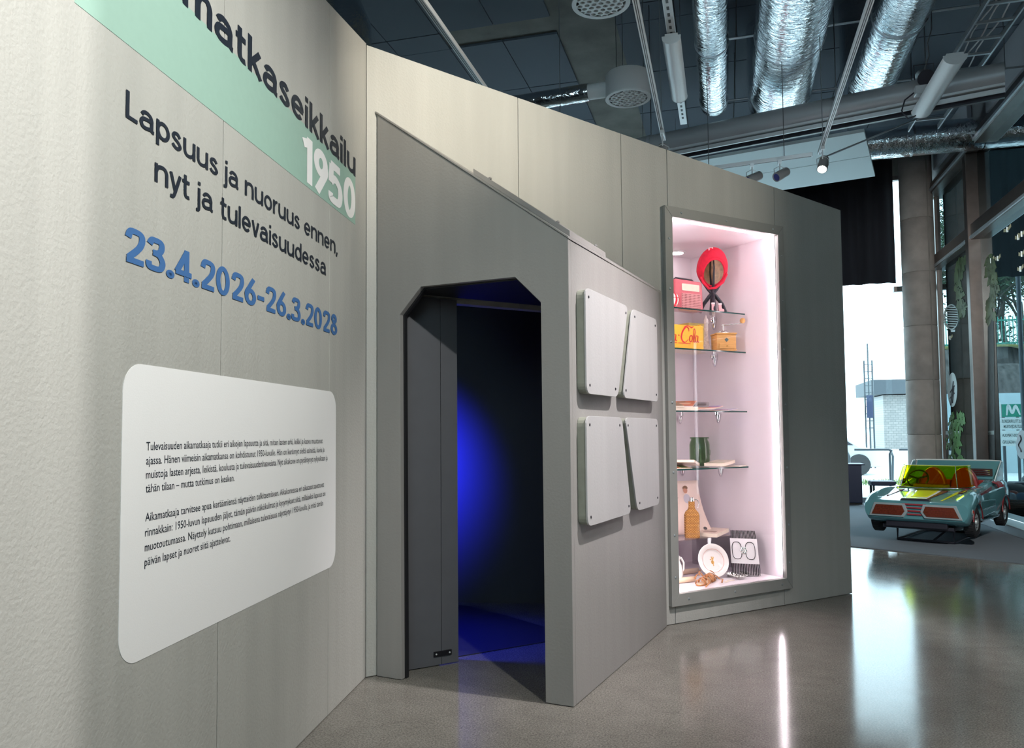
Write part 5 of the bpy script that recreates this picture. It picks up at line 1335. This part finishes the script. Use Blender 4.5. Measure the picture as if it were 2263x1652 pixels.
# ------------------------------------------------------------------ stickers on the glass wall
M_stk = mat('white_sticker', (.55, .62, .62), .6)
M_leaf = mat('leaf_sticker', (.06, .17, .03), .6, var=.25, vscale=6)
M_leaf2 = mat('moss_sticker', (.05, .08, .015), .6, var=.35, vscale=5)
M_bark = mat('bark_sticker', (.03, .032, .03), .7, var=.5, vscale=14, stretch=(1, 3, .6))
XG = WR-.008
def W_(px, py): q = see(px, py, FR, 0, XG); return (q.y, q.z)
def sticker(name, lab, cat, polys, m, grp=None):
    """polys: outlines (s, z) on the glass, built as a thin film on its room side"""
    t = thing(name, lab, cat, FR @ T(XG, 0, 0), group=grp)
    for nm_, P, mm in polys: MB().prism(P, -.002, 0, 'yz').build(nm_, mm or m, t)
    return t
def ell(px, py, rx, ry, n=28): return [W_(px + rx*math.cos(2*PI*k/n), py + ry*math.sin(2*PI*k/n)) for k in range(n)]
t_ = sticker('oval_sign', 'white oval sticker with a dark line drawing on the narrow glass pane', 'sticker', [('oval_film', ell(2105, 861, 10.5, 38), None)], M_stk)
for a, b in (((2102, 895), (2108, 842)), ((2100, 880), (2110, 868)), ((2101, 866), (2110, 852)), ((2106, 890), (2109, 856))):
    q1, q2 = W_(*a), W_(*b); MB().tube([(-.004, q1[0], q1[1]), (-.004, q2[0], q2[1])], .012, 5).build('line_drawing', M_blk, t_)
bal = ell(2103, 700, 16, 27); 
t_ = sticker('balloon_sticker', 'white outline balloon sticker on the narrow glass pane', 'sticker', [('gondola', [W_(2101, 728), W_(2111, 728), W_(2110, 733), W_(2102, 733)], None)], M_stk)
for k in range(9):
    y = 678 + 5.2*k; hw = 16*math.sqrt(max(0, 1-((y-700)/27)**2)); q1, q2 = W_(2103-hw, y), W_(2103+hw, y+1)
    MB().tube([(-.003, q1[0], q1[1]), (-.003, q2[0], q2[1])], .008, 5).build('drawn_line', M_stk, t_)
MB().tube([(-.003, s, z) for s, z in bal], .010, 5, closed=True).build('outline', M_stk, t_)
def leafy(name, lab, x0, x1, y0, y1, cnt, m, seed, size):
    rr = random.Random(seed); t = thing(name, lab, 'sticker', FR @ T(XG, 0, 0)); mm = MB()
    for k in range(cnt):
        px = rr.uniform(x0, x1); py = rr.uniform(y0, y1)
        wob = 10*math.sin(py*.06+seed)
        c = W_(px + wob*.4, py); a = rr.uniform(-1.2, 1.2) - PI/2; L = size*rr.uniform(.7, 1.3)
        d = (math.cos(a), math.sin(a)); n_ = (-d[1]*.28, d[0]*.28)
        mm.prism([(c[0], c[1]), (c[0]+(d[0]*.5+n_[0])*L*1.6, c[1]+(d[1]*.5+n_[1])*L), (c[0]+d[0]*L*1.6, c[1]+d[1]*L), (c[0]+(d[0]*.5-n_[0])*L*1.6, c[1]+(d[1]*.5-n_[1])*L)], -.0025-.0004*(k % 5), -.0006*(k % 5), 'yz')
    mm.build('leaf_film', m, t)['kind'] = 'stuff'
    return t
leafy('leaf_sticker', 'green leaf stickers at the foot of the narrow glass pane', 2095, 2126, 905, 1030, 170, M_leaf, 3, .12)
leafy('pine_sticker', 'moss green pine bough sticker high on the narrow glass pane', 2113, 2128, 565, 690, 130, M_leaf2, 5, .13)
leafy('pine_sticker', 'moss green pine bough sticker high beside the wide glass pane mullion', 2185, 2197, 560, 700, 170, M_leaf2, 8, .13)
tr = sticker('trunk_sticker', 'dark bark trunk sticker at the edge of the wide glass pane', 'sticker', [('bark_film', [W_(2183, 700), W_(2196, 702), W_(2198, 860), W_(2199, 1040), W_(2184, 1040)], None)], M_bark)
t_ = sticker('round_sign', 'pale round sticker low on the wide glass pane', 'sticker', [('disc_film', ell(2259, 982, 13, 32), mat('pale_grey_sticker', (.42, .48, .52), .6))], M_stk)
MB().tube([(-.004, W_(2255+3*math.sin(k*.9), 962+4*k)[0], W_(2255, 962+4*k)[1]) for k in range(10)], .010, 5).build('line_drawing', M_blk, t_)
for a, b, lab in ((2090, 2122, 'pale film strip across the narrow glass pane'), (2184, 2197, 'pale film strip across the foot of the trunk sticker')):
    sticker('film_strip', lab, 'sticker', [('strip', [W_(a, 952), W_(b, 952 if b < 2150 else 951), W_(b, 960), W_(a, 960)], None)], mat('pale_film', (.32, .38, .36), .6), 'safety strips on the glass')
for k, (px, py) in enumerate(((2190, 576), (2205, 571), (2226, 507), (2250, 524), (2258, 517), (2258, 561), (2100, 746), (2255, 594))):
    c = W_(px, py); w_ = .10 if k % 2 else .13
    lab = ['moth sticker nearest the wide pane mullion', 'moth sticker second from the wide pane mullion', 'topmost moth sticker on the wide pane', 'yellowish moth sticker under the transom', 'moth sticker at the picture edge just under the transom', 'moth sticker at the picture edge, lower one', 'tiny moth sticker below the balloon', 'lowest moth sticker on the wide pane'][k]
    t = thing('moth_sticker', lab, 'sticker', FR @ T(XG, c[0], c[1]), group='moth stickers on the glass')
    for s in (-1, 1): MB().prism([(0, 0), (s*w_, .045), (s*w_*1.1, .0), (s*w_*.4, -.02)], -.002, 0, 'yz').build('wing', mat('moth_cream', (.40, .37, .22), .6, var=.3, vscale=20), t)
    MB().tube([(-.003, 0, -.035), (-.003, 0, .035)], .009, 6).build('body', M_stk, t)

# ------------------------------------------------------------------ outside, straight through the far window
M_paving = mat('pale_paving', (.74, .75, .74), .9, var=.08, vscale=1.5)
gd = MB().box(-40, 60, SF+.26, 110, -.12, -.02).build('ground_outside', M_paving, M=FR); tag(gd, kind='structure')
rk = thing('bicycle_rack', 'steel bicycle rack of bent hoops outside the far window', 'bicycle rack', FR @ T(2.4, 19.6, -.02))
M_galv = mat('galvanised_steel', (.06, .07, .08), .4, .6)
for k in range(3):
    x = .28 + .95*k
    MB().tube([(x, 0, 0), (x, 0, .80), (x+.04, 0, .88), (x-.02, 0, .90), (x-.75, 0, .90)], .028, 10).build('rail_hoop', M_galv, rk, smooth=60)
    MB().tube([(x+.14, .55, 0), (x+.14, .40, .74), (x+.06, .2, .87), (x, 0, .89)], .028, 10).build('rail_leg', M_galv, rk, smooth=60)
def direct(px, py, s): return see(px, py, FR, 1, s)
M_brick = bpy.data.materials.new('white_brick'); M_brick.use_nodes = True
_nt = M_brick.node_tree; _b = _nt.nodes['Principled BSDF']; _t = _nt.nodes.new('ShaderNodeTexBrick'); _t.inputs['Scale'].default_value = 2.2
_t.inputs['Color1'].default_value = (.20, .19, .18, 1); _t.inputs['Color2'].default_value = (.16, .155, .15, 1); _t.inputs['Mortar'].default_value = (.10, .10, .10, 1)
_c = _nt.nodes.new('ShaderNodeTexCoord'); _m = _nt.nodes.new('ShaderNodeMapping'); _m.inputs['Rotation'].default_value = (R(90), 0, 0)
_nt.links.new(_c.outputs['Object'], _m.inputs['Vector']); _nt.links.new(_m.outputs['Vector'], _t.inputs['Vector']); _nt.links.new(_t.outputs['Color'], _b.inputs['Base Color'])
sB = 42.0
p0, p1 = direct(1938, 840, sB), direct(2012, 960, sB)
kb = thing('kiosk_building', 'small pale brick building with flat dark roof across the street', 'building', FR @ T(p0.x, sB, 0))
WW = p1.x-p0.x + 3
MB().box(.25, WW, 0, 4, .35, p0.z-.75).build('brick_wall', M_brick, kb)
MB().box(-.35, WW+.3, -.5, 4.3, p0.z-.70, p0.z).build('flat_roof', mat('roof_edge_grey', (.045, .055, .065), .7), kb)
MB().box(.0, WW, -.05, 4, -.02, .35).build('plinth', M_paving, kb)
dw2 = MB().box(1.75, 2.4, -.06, -.002, .4, p0.z-.8).build('doorway', mat('pale_door', (.5, .55, .58), .6), kb)
MB().box(1.85, 2.3, -.075, -.061, .9, 1.9).build('door_panel', M_facpane, dw2)
sM = 30.0
q0, q1 = direct(1909, 795, sM), direct(1931, 925, sM)
ld = thing('ladder_mast', 'steel ladder mast with dark equipment panel outside', 'mast', FR @ T(q0.x, sM, -.02))
hh = q0.z; ww = q1.x-q0.x
for x in (0, ww): MB().tube([(x, 0, 0), (x, 0, hh)], .03, 8).build('mast_leg', M_galv, ld, smooth=60)
MB().tube([(ww/2, 0, 0), (ww/2, 0, hh+.6)], .03, 8).build('mast_pole', M_galv, ld, smooth=60)
for k in range(10): MB().tube([(0, 0, hh-.15-.25*k), (ww, 0, hh-.15-.25*k)], .016, 6).build('ladder_rung', M_galv, ld)
zt = direct(1920, 872, sM).z; zb_ = direct(1920, 922, sM).z
MB().box(.03, ww-.03, -.12, -.035, zb_, zt).build('equipment_panel', M_navy, ld, bevel=.01)
# parked car outside
sV = 26.0; v0 = direct(1872, 950, sV)
vc = thing('parked_car', 'pale parked car outside at the left edge of the far window', 'car', FR @ T(v0.x-1.0, sV, -.02))
M_vcar = mat('silver_car_paint', (.45, .47, .48), .25, .4)
MB().prism(round_poly([(-1.9, .25), (1.9, .25), (1.95, .70), (1.25, .86), (.55, 1.35), (-.9, 1.38), (-1.5, .95), (-1.95, .85)], .08), -.8, .8).build('car_body', M_vcar, vc, bevel=.05)
MB().prism([(-.95, .92), (1.05, .90), (.5, 1.28), (-.85, 1.30)], -.815, .815).build('side_glass', M_blk, vc)
for x in (-1.2, 1.2):
    for y in (-.78, .78): MB().lathe([(.02, -.1), (.30, -.1), (.32, 0), (.30, .1), (.02, .1)], 20, T(x, y, .32) @ RX(90)).build('wheel', M_tyre, vc, smooth=40)
# grass patch
M_grass = mat('rough_grass', (.10, .17, .05), .9, var=.3, vscale=6)
gp = MB(); rr_ = random.Random(4)
for k in range(900):
    x, y = rr_.uniform(0, 2.2), rr_.uniform(0, 1.6); h = rr_.uniform(.05, .16); a = rr_.uniform(0, PI)
    dx, dy = .012*math.cos(a), .012*math.sin(a); gp.raw([(x-dx, y-dy, 0), (x+dx, y+dy, 0), (x+rr_.uniform(-.05, .05), y, h)], [(0, 1, 2)])
o = gp.build('grass_patch', M_grass, M=FR @ T(2.4, 20.6, -.02)); tag(o, 'rough grass growing beside the bicycle rack outside', 'grass', kind='stuff')

# ------------------------------------------------------------------ outside to the left: what the glass wall mirrors
def mir(px, py, s): q = see(px, py, FR, 1, s); return Vector((2*WR-q.x, s, q.z))
M_rwall = mat('pale_blue_concrete', (.42, .52, .56), .8, var=.06, vscale=1.2)
sW = 27.0
a, b = mir(2120, 870, sW), mir(2330, 872, sW)
rw = MB().box(min(a.x, b.x)-8, max(a.x, b.x)+.6, sW, sW+.4, -.02, a.z).build('retaining_wall', M_rwall, M=FR); tag(rw, 'pale blue concrete retaining wall outside, mirrored in the glass', 'wall')
# rock bank
def rock(u, v):
    x = max(a.x, b.x)+.8 - u*16; z0 = a.z*.8 + v*2.3
    return (x, sW+.9 + v*3.2 + 1.1*mnoise.noise(Vector((x*.5, v*2, 1))), z0 + .75*mnoise.noise(Vector((x*.4, v*3, 5))))
rkb = MB().grid(rock, 60, 12).build('rock_bank', mat('dark_rock', (.085, .075, .07), .9, var=.5, vscale=3, stretch=(3, 1, .4), bump=.8, bscale=6), M=FR, solid=.05)
tag(rkb, 'dark rock outcrop above the retaining wall, mirrored in the glass', 'rock')
zR = a.z*.8 + 2.3
gtop = MB().grid(lambda u, v: (max(a.x, b.x)+1 - u*17, sW+3.9 + v*9, zR + .2*mnoise.noise(Vector((u*9, v*3, 2))) + v*.6), 40, 10).build('grass_bank', mat('dry_grass', (.20, .20, .07), .95, var=.4, vscale=4), M=FR, solid=.05)
tag(gtop, 'dry grass bank on top of the rock, mirrored in the glass', 'grass bank')
# fence
M_fence = mat('green_fence', (.04, .26, .20), .5)
fe = thing('green_fence', 'green steel bar fence along the rock edge, mirrored in the glass', 'fence', FR @ T(0, sW+4.4, zR))
xs0 = max(a.x, b.x)+.4
for z in (.12, .95): MB().box(xs0-12, xs0, -.02, .02, z, z+.05).build('fence_rail', M_fence, fe)
barm = MB().box(-.012, .012, -.012, .012, .05, 1.1).mesh('fence_bar', M_fence)
for k in range(100): link_mesh('fence_bar', barm, fe, T(xs0-.12*k, 0, 0))
pom = MB().box(-.04, .04, -.04, .04, -.3, 1.2).mesh('fence_post', M_fence)
for k in range(6): link_mesh('fence_post', pom, fe, T(xs0-2.4*k, .05, 0))
# trees
M_bark2 = mat('tree_bark', (.10, .085, .075), .9)
M_needle = mat('pine_needles', (.06, .10, .06), .9, var=.4, vscale=3)
def bare_tree(lab, x, y, z, H, seed, leaves):
    rr = random.Random(seed); t = thing('tree', lab, 'tree', FR @ T(x, y, z), group='trees on the rock bank')
    tr_ = MB(); br = MB(); lf = MB()
    def grow(p, d, L, r, dep):
        q = p + d*L
        (tr_ if dep == 0 else br).tube([p, (p+q)/2 + Vector((rr.uniform(-1, 1), rr.uniform(-1, 1), 0))*L*.05, q], [r, r*.85, r*.7], 6 if dep < 2 else 4, cap=False)
        if leaves and dep >= 2:
            for k in range(10):
                c = q + Vector((rr.gauss(0, .35), rr.gauss(0, .35), rr.gauss(0, .2))); a_ = rr.uniform(0, 6.3); e = .16
                lf.raw([c, c + Vector((e*math.cos(a_), e*math.sin(a_), .06)), c + Vector((e*math.cos(a_+1), e*math.sin(a_+1), -.05))], [(0, 1, 2)])
        if dep > 4 or r < .004: return
        for k in range(rr.choice((2, 3, 3)) if dep else 5):
            nd = (d + Vector((rr.gauss(0, .5), rr.gauss(0, .5), rr.gauss(.08, .3)))).normalized()
            st = p + d*L*rr.uniform(.45, 1) if dep == 0 else q
            grow(st, nd, L*rr.uniform(.55, .8), r*.62, dep+1)
    grow(Vector((0, 0, -.2)), Vector((0, 0, 1)), H*.36, H*.014, 0)
    tr_.build('trunk', M_bark2, t, smooth=60); br.build('branches', M_bark2, t)['kind'] = 'stuff'
    if leaves: lf.build('needles', M_needle, t)['kind'] = 'stuff'
TP = [(2128, 12, 7.5, 1, True, 'green pine tree above the rock, mirrored in the narrow pane'), (2205, 8, 6.0, 5, True, 'small pine tree above the rock, mirrored next to the trunk sticker'), (2228, 11, 9.0, 2, False, 'bare branching tree above the rock, mirrored in the wide pane'),
      (2262, 9, 6.0, 3, True, 'dense pine tree above the fence at the picture edge'), (2300, 11, 8.0, 7, False, 'bare branching tree mirrored just beyond the picture edge')]
for px, ds, H, sd_, lv_, lab in TP:
    q = mir(px, 800, sW+ds); bare_tree(lab, q.x, sW+ds, zR+.3, H, sd_, lv_)
# street sign
sS = 22.0
a, b = mir(2201, 893, sS), mir(2268, 985, sS)
sx0, sx1 = min(a.x, b.x), max(a.x, b.x)
sg_ = thing('street_sign', 'white and green direction sign on two posts, mirrored in the glass', 'sign', FR @ T(sx0, sS, 0))
SW = sx1-sx0; zt, zb2 = a.z, b.z; zg = mir(2201, 922, sS).z; zm = mir(2201, 950, sS).z
M_sgn = mat('sign_white', (.62, .68, .68), .5); M_sgng = mat('sign_green', (.02, .25, .17), .5); M_sgt = mat('sign_text', (.05, .08, .08), .5)
MB().box(0, SW, 0, .03, zm+.01, zg-.01).build('white_board', M_sgn, sg_, bevel=.004)
MB().box(0, SW, 0, .03, zb2, zm-.01).build('white_board', M_sgn, sg_, bevel=.004)
gb = MB().box(0, SW*.78, 0, .03, zg+.01, zt).build('green_board', M_sgng, sg_, bevel=.004)
MB().box(SW*.80, SW, 0, .03, zg+.01, zt+.05).build('arrow_board', M_sgn, sg_, bevel=.004)
sw_ = MB(); ribbon(sw_, [(SW*.15, zg+.06), (SW*.3, zt-.05), (SW*.42, zg+.10), (SW*.55, zt-.03), (SW*.62, zg+.05)], [.03, .07, .05, .07, .03], -.003); sw_.build('white_mark', M_sgn, gb)
hA = (zg-zm)*.24; 
for tx, z, x1_ in (('KULTTUURIKESKUS', zm+(zg-zm)*.58, .80), ('KULTURCENTRUM', zm+(zg-zm)*.16, .74), ('POHJOIS-TAPIOLA', zb2+(zm-zb2)*.58, .80), ('NORRA HAGALUND', zb2+(zm-zb2)*.16, .80)):
    link_mesh('sign_lettering', text_mesh(tx, SW*.06, SW*x1_, z, z+hA, -.004, 'sign_lettering', M_sgt, bold=.01, res=2), sg_)
for z in (zm+.08, zb2+.08):
    ar = MB(); ribbon(ar, [(SW*.91, z), (SW*.93, z+.10), (SW*.89, z+.16), (SW*.91, z+.22)], [.02]*4, -.004); ar.build('arrow_mark', M_sgt, sg_)
for x in (SW*.22, SW*.72): MB().tube([(x, .05, -.02), (x, .05, zt)], .035, 10).build('post', M_galv, sg_, smooth=60)
# lamp post outside
q = mir(2259, 800, 20.0)
lp = thing('lamp_post', 'slim steel lamp post outside, mirrored in the wide pane', 'lamp post', FR @ T(q.x, 20.0, -.02))
MB().tube([(0, 0, 0), (0, 0, 7)], .05, 12).build('post', M_galv, lp, smooth=60)
MB().box(-.1, .6, -.08, .08, 7.0, 7.08).build('lamp_head', M_galv, lp, bevel=.02)
MB().lathe([(.09, 0), (.09, .25), (.055, .3)], 16).build('base_sleeve', M_galv, lp)

# unseen red boards added outside to put red streaks on the ducts
rh = thing('added_red_boards', 'unseen red boards added outside the far window to tint the ducts', 'hoarding', FR @ T(-3.1, 18.0, -.02))
M_redb = mat('red_boards', (.60, .06, .07), .7, var=.05)
for k in range(4): MB().box(.42*k, .42*k+.40, 0, .04, 0, 2.6).build('board', M_redb, rh, bevel=.005)
for z in (.3, 2.2): MB().box(0, 1.68, .0405, .09, z, z+.10).build('rail', M_redb, rh)
